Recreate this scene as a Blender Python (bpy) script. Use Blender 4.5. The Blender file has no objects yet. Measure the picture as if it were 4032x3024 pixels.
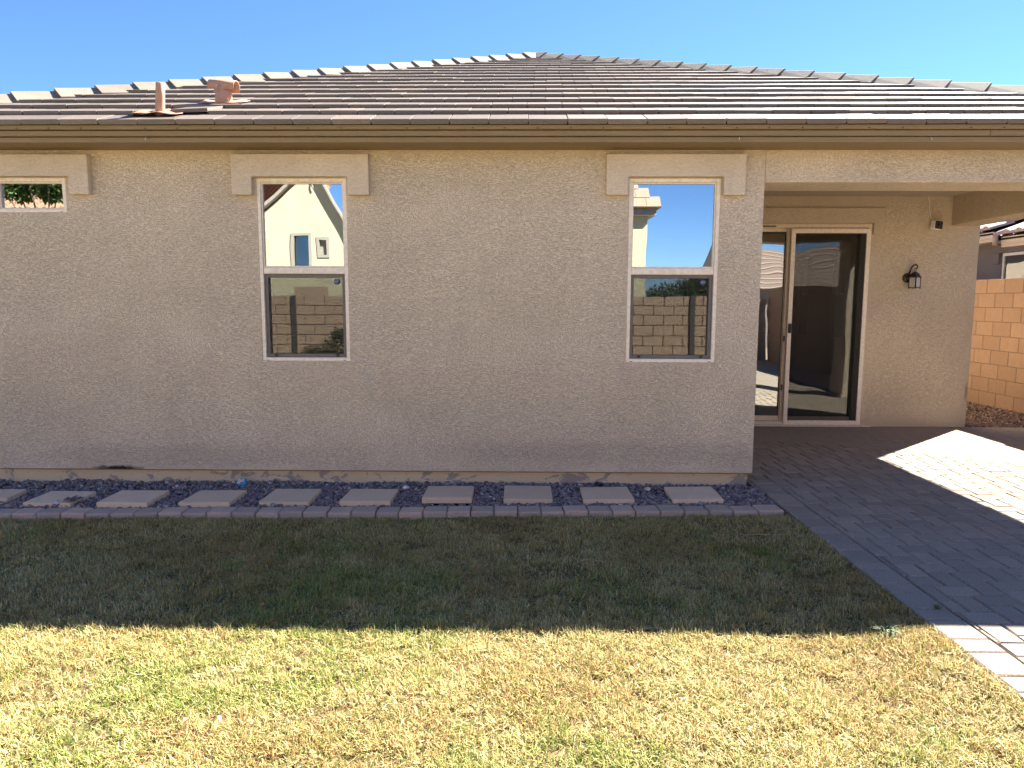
import bpy, bmesh, math, random
import numpy as np
from mathutils import Vector, Matrix

random.seed(11)
rng = np.random.default_rng(11)
scene = bpy.context.scene
C = scene.collection
PI = math.pi

# ------------------------------------------------------------------ camera
CAM = Vector((0.0, -6.0003, 1.5921))
YAW, PITCH, ROLL = 0.0157, -0.1163, 0.0029
fwd = Vector((-math.sin(YAW) * math.cos(PITCH), math.cos(YAW) * math.cos(PITCH), math.sin(PITCH)))
r0 = Vector((math.cos(YAW), math.sin(YAW), 0))
u0 = r0.cross(fwd)
rt = math.cos(ROLL) * r0 + math.sin(ROLL) * u0
up = -math.sin(ROLL) * r0 + math.cos(ROLL) * u0
cam_data = bpy.data.cameras.new('camera')
cam = bpy.data.objects.new('camera', cam_data)
C.objects.link(cam)
M = Matrix((rt, up, -fwd)).transposed().to_4x4()
M.translation = CAM
cam.matrix_world = M
cam_data.sensor_width = 36.0
cam_data.lens = 2794.0 / 4032.0 * 36.0
cam_data.clip_end = 2000
cam_data.clip_start = 0.05
scene.camera = cam

# ------------------------------------------------------------------ light
SUN_DIR = Vector((0.80, 0.745, 1.0)).normalized()
SUN_EL = math.asin(SUN_DIR.z)
SUN_AZ = math.atan2(SUN_DIR.x, SUN_DIR.y)
world = bpy.data.worlds.new('World')
scene.world = world
world.use_nodes = True
wn = world.node_tree
wn.nodes.clear()
sky = wn.nodes.new('ShaderNodeTexSky')
sky.sky_type = 'NISHITA'
sky.sun_disc = False
sky.sun_elevation = SUN_EL
sky.sun_rotation = SUN_AZ
sky.altitude = 600
sky.air_density = 0.74
sky.dust_density = 0.0
sky.ozone_density = 9.5
bgn = wn.nodes.new('ShaderNodeBackground')
bgn.inputs['Strength'].default_value = 0.05
won = wn.nodes.new('ShaderNodeOutputWorld')
wn.links.new(sky.outputs[0], bgn.inputs['Color'])
wn.links.new(bgn.outputs[0], won.inputs['Surface'])
sun_data = bpy.data.lights.new('sun', 'SUN')
sun_data.energy = 5.0
sun_data.angle = math.radians(0.55)
sun_data.color = (1.0, 0.93, 0.82)
sun = bpy.data.objects.new('sun', sun_data)
C.objects.link(sun)
sun.rotation_euler = SUN_DIR.to_track_quat('Z', 'Y').to_euler()
sun.location = (8, 8, 12)
vs = scene.view_settings
vs.view_transform = 'Standard'
vs.look = 'None'
vs.gamma = 1.0
vs.use_curve_mapping = False
vs.exposure = 2.58
scene.cycles.max_bounces = 10
scene.cycles.diffuse_bounces = 5
scene.cycles.glossy_bounces = 5
scene.cycles.transparent_max_bounces = 16
scene.cycles.caustics_reflective = False
scene.cycles.sample_clamp_indirect = 6.0
scene.cycles.use_denoising = True


# ------------------------------------------------------------------ node helpers
def new_mat(name):
    m = bpy.data.materials.new(name)
    m.use_nodes = True
    nt = m.node_tree
    nt.nodes.clear()
    out = nt.nodes.new('ShaderNodeOutputMaterial')
    return m, nt, out


def N(nt, kind, **kw):
    n = nt.nodes.new('ShaderNode' + kind)
    for k, v in kw.items():
        if k.startswith('_'):
            setattr(n, k[1:], v)
        else:
            n.inputs[k.replace('__', ' ')].default_value = v
    return n


def L(nt, a, b):
    nt.links.new(a, b)


def coords(nt, scale=(1, 1, 1), space='Object'):
    tc = N(nt, 'TexCoord')
    mp = N(nt, 'Mapping')
    mp.inputs['Scale'].default_value = scale
    L(nt, tc.outputs[space], mp.inputs['Vector'])
    return mp.outputs[0]


def noise(nt, vec, scale, detail=3, rough=0.55, dist=0.0):
    n = N(nt, 'TexNoise', Scale=scale, Detail=detail, Roughness=rough, Distortion=dist)
    if vec is not None:
        L(nt, vec, n.inputs['Vector'])
    return n.outputs['Fac']


def ramp(nt, fac, stops):
    r = N(nt, 'ValToRGB')
    e = r.color_ramp.elements
    while len(e) < len(stops):
        e.new(0.5)
    for i, (p, c) in enumerate(stops):
        e[i].position = p
        e[i].color = (c[0], c[1], c[2], 1) if hasattr(c, '__len__') else (c, c, c, 1)
    L(nt, fac, r.inputs[0])
    return r.outputs[0]


def mix(nt, fac, a, b, mode='MIX'):
    m = nt.nodes.new('ShaderNodeMix')
    m.data_type = 'RGBA'
    m.blend_type = mode
    for sock, v in ((0, fac), (6, a), (7, b)):
        if hasattr(v, 'links'):
            L(nt, v, m.inputs[sock])
        elif sock == 0:
            m.inputs[0].default_value = v
        else:
            m.inputs[sock].default_value = (v[0], v[1], v[2], 1)
    return m.outputs[2]


def math_(nt, op, a, b=0.0, clamp=False):
    m = nt.nodes.new('ShaderNodeMath')
    m.operation = op
    m.use_clamp = clamp
    for i, v in enumerate((a, b)):
        if hasattr(v, 'links'):
            L(nt, v, m.inputs[i])
        else:
            m.inputs[i].default_value = v
    return m.outputs[0]


def bump(nt, height, strength=0.5, dist=0.01):
    b = N(nt, 'Bump', Strength=strength, Distance=dist)
    L(nt, height, b.inputs['Height'])
    return b.outputs[0]


def principled(nt, out, color, rough=0.8, normal=None, spec=0.3, metal=0.0):
    p = N(nt, 'BsdfPrincipled')
    if hasattr(color, 'links'):
        L(nt, color, p.inputs['Base Color'])
    else:
        p.inputs['Base Color'].default_value = (*color, 1)
    if hasattr(rough, 'links'):
        L(nt, rough, p.inputs['Roughness'])
    else:
        p.inputs['Roughness'].default_value = rough
    p.inputs['Specular IOR Level'].default_value = spec
    p.inputs['Metallic'].default_value = metal
    if normal is not None:
        L(nt, normal, p.inputs['Normal'])
    L(nt, p.outputs[0], out.inputs['Surface'])
    return p


def obj_rand(nt):
    return N(nt, 'ObjectInfo').outputs['Random']


def spot(nt, centre, radii, soft=0.25):
    """0..1 mask of an ellipsoid in object space."""
    tc = N(nt, 'TexCoord')
    mp = N(nt, 'Mapping')
    mp.inputs['Location'].default_value = tuple(-c / r for c, r in zip(centre, radii))
    mp.inputs['Scale'].default_value = tuple(1 / r for r in radii)
    L(nt, tc.outputs['Object'], mp.inputs['Vector'])
    ln = nt.nodes.new('ShaderNodeVectorMath')
    ln.operation = 'LENGTH'
    L(nt, mp.outputs[0], ln.inputs[0])
    nz = noise(nt, coords(nt), 14, 4, 0.6)
    d = math_(nt, 'ADD', ln.outputs['Value'], math_(nt, 'MULTIPLY', math_(nt, 'SUBTRACT', nz, 0.5), 1.1))
    return ramp(nt, d, [(max(0.0, 1 - soft * 2.4), 1.0), (1.0, 0.0)])


def stucco_mat(name, base, var=0.10, stains=(), relief=1.0):
    m, nt, out = new_mat(name)
    v = coords(nt, (1, 1, 1))
    vst = coords(nt, (1, 1, 4.2))
    # trowelled lace: plateaus with torn edges, wider and flatter strokes low on the wall
    n1 = noise(nt, v, 72, 3, 0.55, 0.7)
    n2 = noise(nt, vst, 34, 4, 0.62, 1.0)
    region = noise(nt, coords(nt, (0.6, 0.6, 0.9)), 1.3, 1)
    mixed = mix(nt, ramp(nt, region, [(0.32, 0.25), (0.52, 1.0)]), n1, n2)
    plateau = ramp(nt, mixed, [(0.455, 0.0), (0.50, 0.85), (0.60, 1.0)])
    fine = noise(nt, v, 170, 3, 0.7)
    h = math_(nt, 'ADD', math_(nt, 'MULTIPLY', plateau, 0.8), math_(nt, 'MULTIPLY', fine, 0.42))
    big = noise(nt, v, 1.1, 4, 0.6)
    c0 = tuple(b * (1 - var) for b in base)
    c1 = tuple(b * (1 + var) for b in base)
    col = ramp(nt, big, [(0.3, c0), (0.7, c1)])
    sp = noise(nt, v, 70, 2, 0.6)
    col = mix(nt, ramp(nt, sp, [(0.35, 0.22), (0.65, 0.0)]), col, tuple(b * 0.72 for b in base))
    # dark band painted along the plateau edges, standing in for relief shade
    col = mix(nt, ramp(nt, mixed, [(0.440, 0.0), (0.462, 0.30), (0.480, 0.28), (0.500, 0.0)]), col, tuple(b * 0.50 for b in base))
    streak = noise(nt, coords(nt, (5.0, 5.0, 0.35)), 2.0, 4, 0.6)
    col = mix(nt, ramp(nt, streak, [(0.48, 0.0), (0.72, 0.16)]), col, tuple(b * 0.70 for b in base))
    for centre, radii, colour, amount in stains:
        mk = spot(nt, centre, radii)
        col = mix(nt, math_(nt, 'MULTIPLY', mk, amount), col, colour)
    principled(nt, out, col, 0.92, bump(nt, h, 0.8 * relief, 0.0072), 0.15)
    return m


def paint_mat(name, base, rough=0.6, grain=(2, 40, 40), var=0.12, spec=0.3):
    m, nt, out = new_mat(name)
    v = coords(nt, grain)
    n = noise(nt, v, 3.0, 4, 0.6)
    col = ramp(nt, n, [(0.3, tuple(b * (1 - var) for b in base)), (0.7, tuple(b * (1 + var) for b in base))])
    b2 = noise(nt, coords(nt), 2.0, 4, 0.65)
    col = mix(nt, ramp(nt, b2, [(0.5, 0.0), (0.75, 0.25)]), col, tuple(b * 0.7 for b in base))
    principled(nt, out, col, rough, bump(nt, n, 0.25, 0.004), spec)
    return m


def concrete_mat(name, base, rnd=0.25, speck=0.3, rough=0.9, scale=1.0, tint=None, spec=0.25, bumps=0.5):
    m, nt, out = new_mat(name)
    v = coords(nt, (scale, scale, scale))
    r = obj_rand(nt)
    off = nt.nodes.new('ShaderNodeVectorMath')
    off.operation = 'ADD'
    L(nt, v, off.inputs[0])
    cm = N(nt, 'CombineXYZ')
    L(nt, math_(nt, 'MULTIPLY', r, 37.0), cm.inputs[0])
    L(nt, math_(nt, 'MULTIPLY', r, 91.0), cm.inputs[1])
    L(nt, cm.outputs[0], off.inputs[1])
    vv = off.outputs[0]
    n1 = noise(nt, vv, 9, 4, 0.6)
    n2 = noise(nt, vv, 150, 3, 0.7)
    stops = [(0.0, tuple(b * (1 - rnd) for b in base)), (0.5, base), (1.0, tuple(b * (1 + rnd) for b in (tint or base)))]
    col = ramp(nt, r, stops)
    col = mix(nt, ramp(nt, n1, [(0.35, 0.30), (0.65, 0.0)]), col, tuple(b * 0.7 for b in base))
    col = mix(nt, ramp(nt, n2, [(0.40, speck), (0.60, 0.0)]), col, tuple(b * 0.45 for b in base))
    h = math_(nt, 'ADD', math_(nt, 'MULTIPLY', n1, 0.5), n2)
    principled(nt, out, col, rough, bump(nt, h, bumps, 0.004), spec)
    return m


def plain_mat(name, col, rough=0.5, spec=0.4, metal=0.0):
    m, nt, out = new_mat(name)
    n = noise(nt, coords(nt), 30, 3)
    c = ramp(nt, n, [(0.3, tuple(x * 0.88 for x in col)), (0.7, tuple(min(1, x * 1.1) for x in col))])
    principled(nt, out, c, rough, bump(nt, n, 0.08, 0.002), spec, metal)
    return m


def glass_mat(name, reflect=0.35, tint=(0.55, 0.6, 0.58), wave=0.006, gcol=(0.95, 0.98, 1.0)):
    m, nt, out = new_mat(name)
    n = noise(nt, coords(nt, (1, 1, 1)), 1.6, 1, 0.4)
    nb = bump(nt, n, 1.0, wave)
    gl = N(nt, 'BsdfGlossy', Roughness=0.0)
    gl.inputs['Color'].default_value = (*gcol, 1)
    L(nt, nb, gl.inputs['Normal'])
    tr = N(nt, 'BsdfTransparent')
    tr.inputs['Color'].default_value = (*tint, 1)
    fr = N(nt, 'Fresnel', IOR=1.5)
    f = math_(nt, 'ADD', math_(nt, 'MULTIPLY', fr.outputs[0], 1.0 - reflect), reflect)
    ms = N(nt, 'MixShader')
    L(nt, f, ms.inputs[0])
    L(nt, tr.outputs[0], ms.inputs[1])
    L(nt, gl.outputs[0], ms.inputs[2])
    L(nt, ms.outputs[0], out.inputs['Surface'])
    return m


def screen_mat(name, cover=0.45, col=(0.035, 0.033, 0.03)):
    m, nt, out = new_mat(name)
    df = N(nt, 'BsdfDiffuse')
    df.inputs['Color'].default_value = (*col, 1)
    tr = N(nt, 'BsdfTransparent')
    ms = N(nt, 'MixShader')
    ms.inputs[0].default_value = cover
    L(nt, tr.outputs[0], ms.inputs[1])
    L(nt, df.outputs[0], ms.inputs[2])
    L(nt, ms.outputs[0], out.inputs['Surface'])
    return m


def attr_mat(name, attr, rough=0.8, transl=0.0, spec=0.2, bumps=0.0):
    """Colour read from a mesh colour attribute: the thing's own colour, leaf by leaf or stone by stone."""
    m, nt, out = new_mat(name)
    a = N(nt, 'Attribute', _attribute_name=attr)
    col = a.outputs['Color']
    if bumps:
        n = noise(nt, coords(nt), 90, 3, 0.6)
        col = mix(nt, ramp(nt, n, [(0.35, 0.5), (0.65, 0.0)]), col, (0.03, 0.028, 0.03))
        nb = bump(nt, n, bumps, 0.004)
    p = N(nt, 'BsdfPrincipled', Roughness=rough)
    p.inputs['Specular IOR Level'].default_value = spec
    L(nt, col, p.inputs['Base Color'])
    if bumps:
        L(nt, nb, p.inputs['Normal'])
    if transl > 0:
        t = N(nt, 'BsdfTranslucent')
        L(nt, col, t.inputs['Color'])
        ms = N(nt, 'MixShader')
        ms.inputs[0].default_value = transl
        L(nt, p.outputs[0], ms.inputs[1])
        L(nt, t.outputs[0], ms.inputs[2])
        L(nt, ms.outputs[0], out.inputs['Surface'])
    else:
        L(nt, p.outputs[0], out.inputs['Surface'])
    return m


# ------------------------------------------------------------------ mesh helpers
class MB:
    def __init__(self):
        self.v, self.f = [], []

    def box(self, x0, x1, y0, y1, z0, z1, m=None):
        b = len(self.v)
        pts = [(x0, y0, z0), (x1, y0, z0), (x1, y1, z0), (x0, y1, z0), (x0, y0, z1), (x1, y0, z1), (x1, y1, z1), (x0, y1, z1)]
        if m is not None:
            pts = [tuple(m @ Vector(p)) for p in pts]
        self.v += pts
        self.f += [tuple(b + i for i in q) for q in ((0, 3, 2, 1), (4, 5, 6, 7), (0, 1, 5, 4), (1, 2, 6, 5), (2, 3, 7, 6), (3, 0, 4, 7))]
        return self

    def prism(self, poly, a, b, axis='y', m=None):
        """Extrude a polygon (ccw seen from -axis) between a and b along the axis."""
        n = len(poly)
        base = len(self.v)

        def P(p, t):
            if axis == 'y':
                q = (p[0], t, p[1])
            elif axis == 'x':
                q = (t, p[0], p[1])
            else:
                q = (p[0], p[1], t)
            return tuple(m @ Vector(q)) if m is not None else q
        self.v += [P(p, a) for p in poly] + [P(p, b) for p in poly]
        self.f.append(tuple(base + i for i in range(n)))
        self.f.append(tuple(base + n + i for i in reversed(range(n))))
        for i in range(n):
            j = (i + 1) % n
            self.f.append((base + j, base + i, base + n + i, base + n + j))
        return self

    def tube(self, pts, r, seg=8, cap=True):
        pts = [Vector(p) for p in pts]
        base = len(self.v)
        rs = r if hasattr(r, '__len__') else [r] * len(pts)
        prev = None
        for i, p in enumerate(pts):
            d = (pts[min(i + 1, len(pts) - 1)] - pts[max(i - 1, 0)]).normalized()
            a = d.orthogonal().normalized() if prev is None else (prev - d * prev.dot(d)).normalized()
            prev = a
            b = d.cross(a)
            for k in range(seg):
                t = 2 * PI * k / seg
                self.v.append(tuple(p + (a * math.cos(t) + b * math.sin(t)) * rs[i]))
        for i in range(len(pts) - 1):
            for k in range(seg):
                k2 = (k + 1) % seg
                self.f.append((base + i * seg + k, base + i * seg + k2, base + (i + 1) * seg + k2, base + (i + 1) * seg + k))
        if cap:
            self.f.append(tuple(base + k for k in reversed(range(seg))))
            self.f.append(tuple(base + (len(pts) - 1) * seg + k for k in range(seg)))
        return self

    def quad(self, *pts):
        b = len(self.v)
        self.v += [tuple(p) for p in pts]
        self.f.append(tuple(range(b, b + len(pts))))
        return self

    def mesh(self, name, mat, smooth=False, bevel=0.0, seg=2):
        me = bpy.data.meshes.new(name)
        me.from_pydata(self.v, [], self.f)
        bm = bmesh.new()
        bm.from_mesh(me)
        bmesh.ops.remove_doubles(bm, verts=bm.verts, dist=1e-5)
        bmesh.ops.recalc_face_normals(bm, faces=bm.faces)
        if bevel > 0:
            es = [e for e in bm.edges if len(e.link_faces) == 2 and e.calc_face_angle(0) > 0.5]
            bmesh.ops.bevel(bm, geom=es, offset=bevel, segments=seg, affect='EDGES', profile=0.6, clamp_overlap=True)
        bm.to_mesh(me)
        bm.free()
        if smooth:
            me.polygons.foreach_set('use_smooth', [True] * len(me.polygons))
        me.materials.append(mat)
        return me

    def obj(self, name, mat, parent=None, loc=None, **kw):
        return link(name, self.mesh(name, mat, **kw), parent, loc)


def link(name, me, parent=None, loc=None, rot=None):
    o = bpy.data.objects.new(name, me)
    C.objects.link(o)
    if parent is not None:
        o.parent = parent
    if loc is not None:
        o.location = loc
    if rot is not None:
        o.rotation_euler = rot
    return o


def tag(o, label=None, cat=None, group=None, kind=None):
    for k, v in (('label', label), ('category', cat), ('group', group), ('kind', kind)):
        if v:
            o[k] = v
    return o


def thing(name, label, cat, loc=(0, 0, 0), rotz=0, group=None):
    o = bpy.data.objects.new(name, None)
    o.empty_display_size = 0.1
    C.objects.link(o)
    o.location = loc
    o.rotation_euler = (0, 0, rotz)
    return tag(o, label, cat, group)


def np_mesh(name, verts, faces_flat, sizes, mat, colors=None, smooth=False):
    me = bpy.data.meshes.new(name)
    me.vertices.add(len(verts))
    me.vertices.foreach_set('co', np.asarray(verts, np.float32).ravel())
    me.loops.add(len(faces_flat))
    me.loops.foreach_set('vertex_index', np.asarray(faces_flat, np.int32))
    sizes = np.asarray(sizes, np.int32)
    me.polygons.add(len(sizes))
    starts = np.concatenate([[0], np.cumsum(sizes)[:-1]]).astype(np.int32)
    me.polygons.foreach_set('loop_start', starts)
    if smooth:
        me.polygons.foreach_set('use_smooth', np.ones(len(sizes), bool))
    if colors is not None:
        a = me.color_attributes.new('col', 'FLOAT_COLOR', 'POINT')
        c4 = np.ones((len(verts), 4), np.float32)
        c4[:, :3] = colors
        a.data.foreach_set('color', c4.ravel())
    me.update(calc_edges=True)
    me.validate()
    me.materials.append(mat)
    return me


_lat = rng.random((64, 64))


def vnoise(x, y, s, ox=0.0):
    x = np.asarray(x) * s + 17.3 + ox
    y = np.asarray(y) * s + 5.1 + ox * 1.7
    i, j = np.floor(x).astype(int), np.floor(y).astype(int)
    fx, fy = x - i, y - j
    fx = fx * fx * (3 - 2 * fx)
    fy = fy * fy * (3 - 2 * fy)
    g = lambda a, b: _lat[a % 64, b % 64]
    return (g(i, j) * (1 - fx) + g(i + 1, j) * fx) * (1 - fy) + (g(i, j + 1) * (1 - fx) + g(i + 1, j + 1) * fx) * fy


def fbm(x, y, s, ox=0.0):
    return (vnoise(x, y, s, ox) + 0.5 * vnoise(x, y, s * 2.1, ox + 3) + 0.25 * vnoise(x, y, s * 4.3, ox + 7)) / 1.75


def wall_faces(mb, a0, a1, z0, z1, t0, t1, axis='x', openings=()):
    """A wall slab with openings. axis 'x': runs along X, thickness t0..t1 in Y; axis 'y': runs along Y, thickness in X."""
    xs = sorted({a0, a1, *[o[0] for o in openings], *[o[1] for o in openings]})
    zs = sorted({z0, z1, *[o[2] for o in openings], *[o[3] for o in openings]})
    xs = [x for x in xs if a0 <= x <= a1]
    zs = [z for z in zs if z0 <= z <= z1]
    nx, nz = len(xs) - 1, len(zs) - 1

    def solid(i, k):
        if i < 0 or k < 0 or i >= nx or k >= nz:
            return False
        cx, cz = (xs[i] + xs[i + 1]) / 2, (zs[k] + zs[k + 1]) / 2
        return not any(o[0] < cx < o[1] and o[2] < cz < o[3] for o in openings)

    def P(a, t, z):
        return (a, t, z) if axis == 'x' else (t, a, z)
    for i in range(nx):
        for k in range(nz):
            if not solid(i, k):
                continue
            x0_, x1_, z0_, z1_ = xs[i], xs[i + 1], zs[k], zs[k + 1]
            mb.quad(P(x0_, t0, z0_), P(x1_, t0, z0_), P(x1_, t0, z1_), P(x0_, t0, z1_))
            mb.quad(P(x0_, t1, z0_), P(x0_, t1, z1_), P(x1_, t1, z1_), P(x1_, t1, z0_))
            if not solid(i - 1, k):
                mb.quad(P(x0_, t0, z0_), P(x0_, t0, z1_), P(x0_, t1, z1_), P(x0_, t1, z0_))
            if not solid(i + 1, k):
                mb.quad(P(x1_, t0, z0_), P(x1_, t1, z0_), P(x1_, t1, z1_), P(x1_, t0, z1_))
            if not solid(i, k - 1):
                mb.quad(P(x0_, t0, z0_), P(x0_, t1, z0_), P(x1_, t1, z0_), P(x1_, t0, z0_))
            if not solid(i, k + 1):
                mb.quad(P(x0_, t0, z1_), P(x1_, t0, z1_), P(x1_, t1, z1_), P(x0_, t1, z1_))
    return mb


def frame_ring(mb, x0, x1, z0, z1, w, y0, y1, wb=None, wt=None):
    wb = wb or w
    wt = wt or w
    mb.box(x0, x0 + w, y0, y1, z0, z1)
    mb.box(x1 - w, x1, y0, y1, z0, z1)
    mb.box(x0 + w, x1 - w, y0, y1, z0, z0 + wb)
    mb.box(x0 + w, x1 - w, y0, y1, z1 - wt, z1)
    return mb


# ------------------------------------------------------------------ materials
WALL = (0.76, 0.635, 0.48)
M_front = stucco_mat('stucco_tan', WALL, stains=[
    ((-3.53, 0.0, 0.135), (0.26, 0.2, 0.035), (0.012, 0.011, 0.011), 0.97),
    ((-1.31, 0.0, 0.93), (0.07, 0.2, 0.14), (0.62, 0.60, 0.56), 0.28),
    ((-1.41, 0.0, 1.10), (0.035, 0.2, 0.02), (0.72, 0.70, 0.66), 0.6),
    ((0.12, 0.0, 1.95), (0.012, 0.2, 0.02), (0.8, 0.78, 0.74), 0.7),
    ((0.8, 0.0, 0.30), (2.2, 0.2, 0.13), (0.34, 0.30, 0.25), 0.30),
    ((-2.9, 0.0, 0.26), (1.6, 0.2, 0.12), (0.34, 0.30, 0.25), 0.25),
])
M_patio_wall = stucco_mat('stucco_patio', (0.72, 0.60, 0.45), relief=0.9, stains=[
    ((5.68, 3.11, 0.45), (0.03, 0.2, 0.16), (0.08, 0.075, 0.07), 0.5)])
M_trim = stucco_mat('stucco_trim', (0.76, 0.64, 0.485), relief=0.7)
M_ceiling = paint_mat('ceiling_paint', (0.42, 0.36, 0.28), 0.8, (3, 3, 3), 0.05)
M_fascia = paint_mat('fascia_paint', (0.26, 0.188, 0.098), 0.55, (1.2, 30, 30), 0.10)
M_tile = concrete_mat('roof_tile_concrete', (0.178, 0.143, 0.116), 0.20, 0.35, 0.55, 1.0, (0.195, 0.15, 0.118), 0.5)
M_cap = concrete_mat('hip_cap_concrete', (0.27, 0.235, 0.19), 0.16, 0.4, 0.85)
M_deck = plain_mat('roof_underlay', (0.02, 0.02, 0.02), 0.9)
M_vent = paint_mat('vent_paint', (0.45, 0.25, 0.16), 0.6, (6, 6, 6), 0.18)
M_frame = plain_mat('window_vinyl', (0.86, 0.76, 0.63), 0.4)
M_door = plain_mat('door_vinyl', (0.74, 0.62, 0.48), 0.45)
M_sframe = plain_mat('screen_frame_bronze', (0.16, 0.14, 0.125), 0.5)
M_glass = glass_mat('window_glass', 0.42, (0.5, 0.55, 0.53), 0.0012)
M_doorglass = glass_mat('door_glass', 0.24, (0.82, 0.85, 0.82), 0.004)
M_dimglass = glass_mat('dim_glass', 0.10, (0.85, 0.88, 0.86), 0.003)
M_mesh = screen_mat('insect_mesh', 0.32)
M_doormesh = screen_mat('door_insect_mesh', 0.36)
M_blind, _nt, _out = new_mat('roller_blind')
_d = N(_nt, 'BsdfDiffuse')
_d.inputs['Color'].default_value = (0.42, 0.48, 0.42, 1)
_t = N(_nt, 'BsdfTranslucent')
_t.inputs['Color'].default_value = (0.30, 0.36, 0.31, 1)
_m = N(_nt, 'MixShader')
_m.inputs[0].default_value = 0.35
L(_nt, _d.outputs[0], _m.inputs[1])
L(_nt, _t.outputs[0], _m.inputs[2])
L(_nt, _m.outputs[0], _out.inputs['Surface'])
M_black = plain_mat('black_metal', (0.018, 0.017, 0.017), 0.45)
M_white = plain_mat('white_plastic', (0.78, 0.76, 0.72), 0.35)
M_room = plain_mat('interior_paint', (0.50, 0.44, 0.37), 0.9)
M_roomfloor = plain_mat('interior_floor', (0.42, 0.36, 0.29), 0.5)
M_paver = concrete_mat('paver_concrete', (0.42, 0.355, 0.285), 0.15, 0.80, 0.92, 1.0, (0.43, 0.36, 0.28), 0.2, 0.7)
M_edge = concrete_mat('edging_concrete', (0.50, 0.405, 0.33), 0.18, 0.35, 0.9, 1.0, (0.54, 0.40, 0.31))
M_step = concrete_mat('stepping_stone', (0.74, 0.575, 0.405), 0.12, 0.25, 0.9, 0.8)
M_block = concrete_mat('block_face', (0.36, 0.23, 0.15), 0.08, 0.5, 0.95, 1.0, (0.38, 0.25, 0.165), 0.1, 0.8)
M_mortar = plain_mat('mortar', (0.15, 0.10, 0.07), 0.95)
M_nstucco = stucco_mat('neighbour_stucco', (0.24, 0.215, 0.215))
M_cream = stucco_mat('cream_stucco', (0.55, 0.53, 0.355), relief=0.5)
M_trimgrey = plain_mat('grey_trim', (0.30, 0.28, 0.24), 0.8)
M_clay = concrete_mat('clay_tile', (0.36, 0.20, 0.135), 0.15, 0.3, 0.8)
M_ntile = concrete_mat('neighbour_tile', (0.42, 0.31, 0.27), 0.12, 0.3, 0.6, 1.0, None, 0.5)
M_nfascia = paint_mat('neighbour_fascia', (0.62, 0.50, 0.36), 0.6)
M_hook = plain_mat('galvanised', (0.6, 0.6, 0.6), 0.3, 0.5, 0.8)

# stem wall: painted concrete with scuffed, peeling grey patches
M_stem, _nt, _out = new_mat('stem_wall_paint')
_v = coords(_nt, (1.0, 1.0, 1.6))
_n = noise(_nt, _v, 4.5, 6, 0.68, 0.4)
_c = ramp(_nt, noise(_nt, coords(_nt), 2.2, 4), [(0.3, (0.58, 0.46, 0.31)), (0.7, (0.64, 0.52, 0.36))])
_c = mix(_nt, ramp(_nt, _n, [(0.555, 0.0), (0.585, 0.85)]), _c, (0.27, 0.245, 0.235))
_c = mix(_nt, ramp(_nt, noise(_nt, _v, 30, 4, 0.7), [(0.60, 0.0), (0.68, 0.7)]), _c, (0.22, 0.19, 0.165))
principled(_nt, _out, _c, 0.9, bump(_nt, _n, 0.4, 0.01), 0.15)

# bare soil under the lawn and the gravel
M_soil, _nt, _out = new_mat('lawn_soil')
_n = noise(_nt, coords(_nt), 40, 5, 0.7)
_n2 = noise(_nt, coords(_nt), 1.5, 4, 0.6)
_c = ramp(_nt, _n, [(0.35, (0.10, 0.072, 0.04)), (0.7, (0.26, 0.19, 0.10))])
_c = mix(_nt, ramp(_nt, _n2, [(0.45, 0.0), (0.65, 0.5)]), _c, (0.13, 0.15, 0.055))
principled(_nt, _out, _c, 0.95, bump(_nt, _n, 0.8, 0.02), 0.1)
M_ground, _nt, _out = new_mat('desert_ground')
_n = noise(_nt, coords(_nt), 6, 8, 0.7)
_c = ramp(_nt, _n, [(0.3, (0.24, 0.185, 0.13)), (0.7, (0.36, 0.29, 0.21))])
principled(_nt, _out, _c, 0.95, bump(_nt, _n, 0.6, 0.03), 0.1)
M_sand = plain_mat('joint_sand', (0.055, 0.048, 0.040), 0.95)

# ------------------------------------------------------------------ ground
tag(MB().quad((-400, -400, -0.11), (400, -400, -0.11), (400, 400, -0.11), (-400, 400, -0.11)).obj('ground', M_ground), kind='structure')
EDGE = lambda x: -0.60 + 0.039 * x       # back line of the edging stones
def soil_z(x, y):
    return -0.055 + 0.018 * (vnoise(x, y, 1.4) - 0.5) + 0.033 * np.clip((x - 1.65) / 0.35, 0, 1) * np.clip((-0.75 - y) / 0.4, 0, 1)


lawn = MB()
LX0, LX1, LY0 = -9.5, 2.03, -7.9
nxs, nys = 60, 40
for i in range(nxs + 1):
    for j in range(nys + 1):
        x = LX0 + (LX1 - LX0) * i / nxs
        y1 = EDGE(x) - 0.145
        y = LY0 + (y1 - LY0) * j / nys
        lawn.v.append((x, y, soil_z(x, y)))
for i in range(nxs):
    for j in range(nys):
        a = i * (nys + 1) + j
        lawn.f.append((a, a + nys + 1, a + nys + 2, a + 1))
tag(lawn.obj('lawn', M_soil, smooth=True), kind='structure')

# ------------------------------------------------------------------ patio of herringbone pavers
patio = tag(MB().box(2.04, 6.86, -5.2, 3.10, -0.10, -0.030).obj('patio', M_sand), kind='structure')


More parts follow.
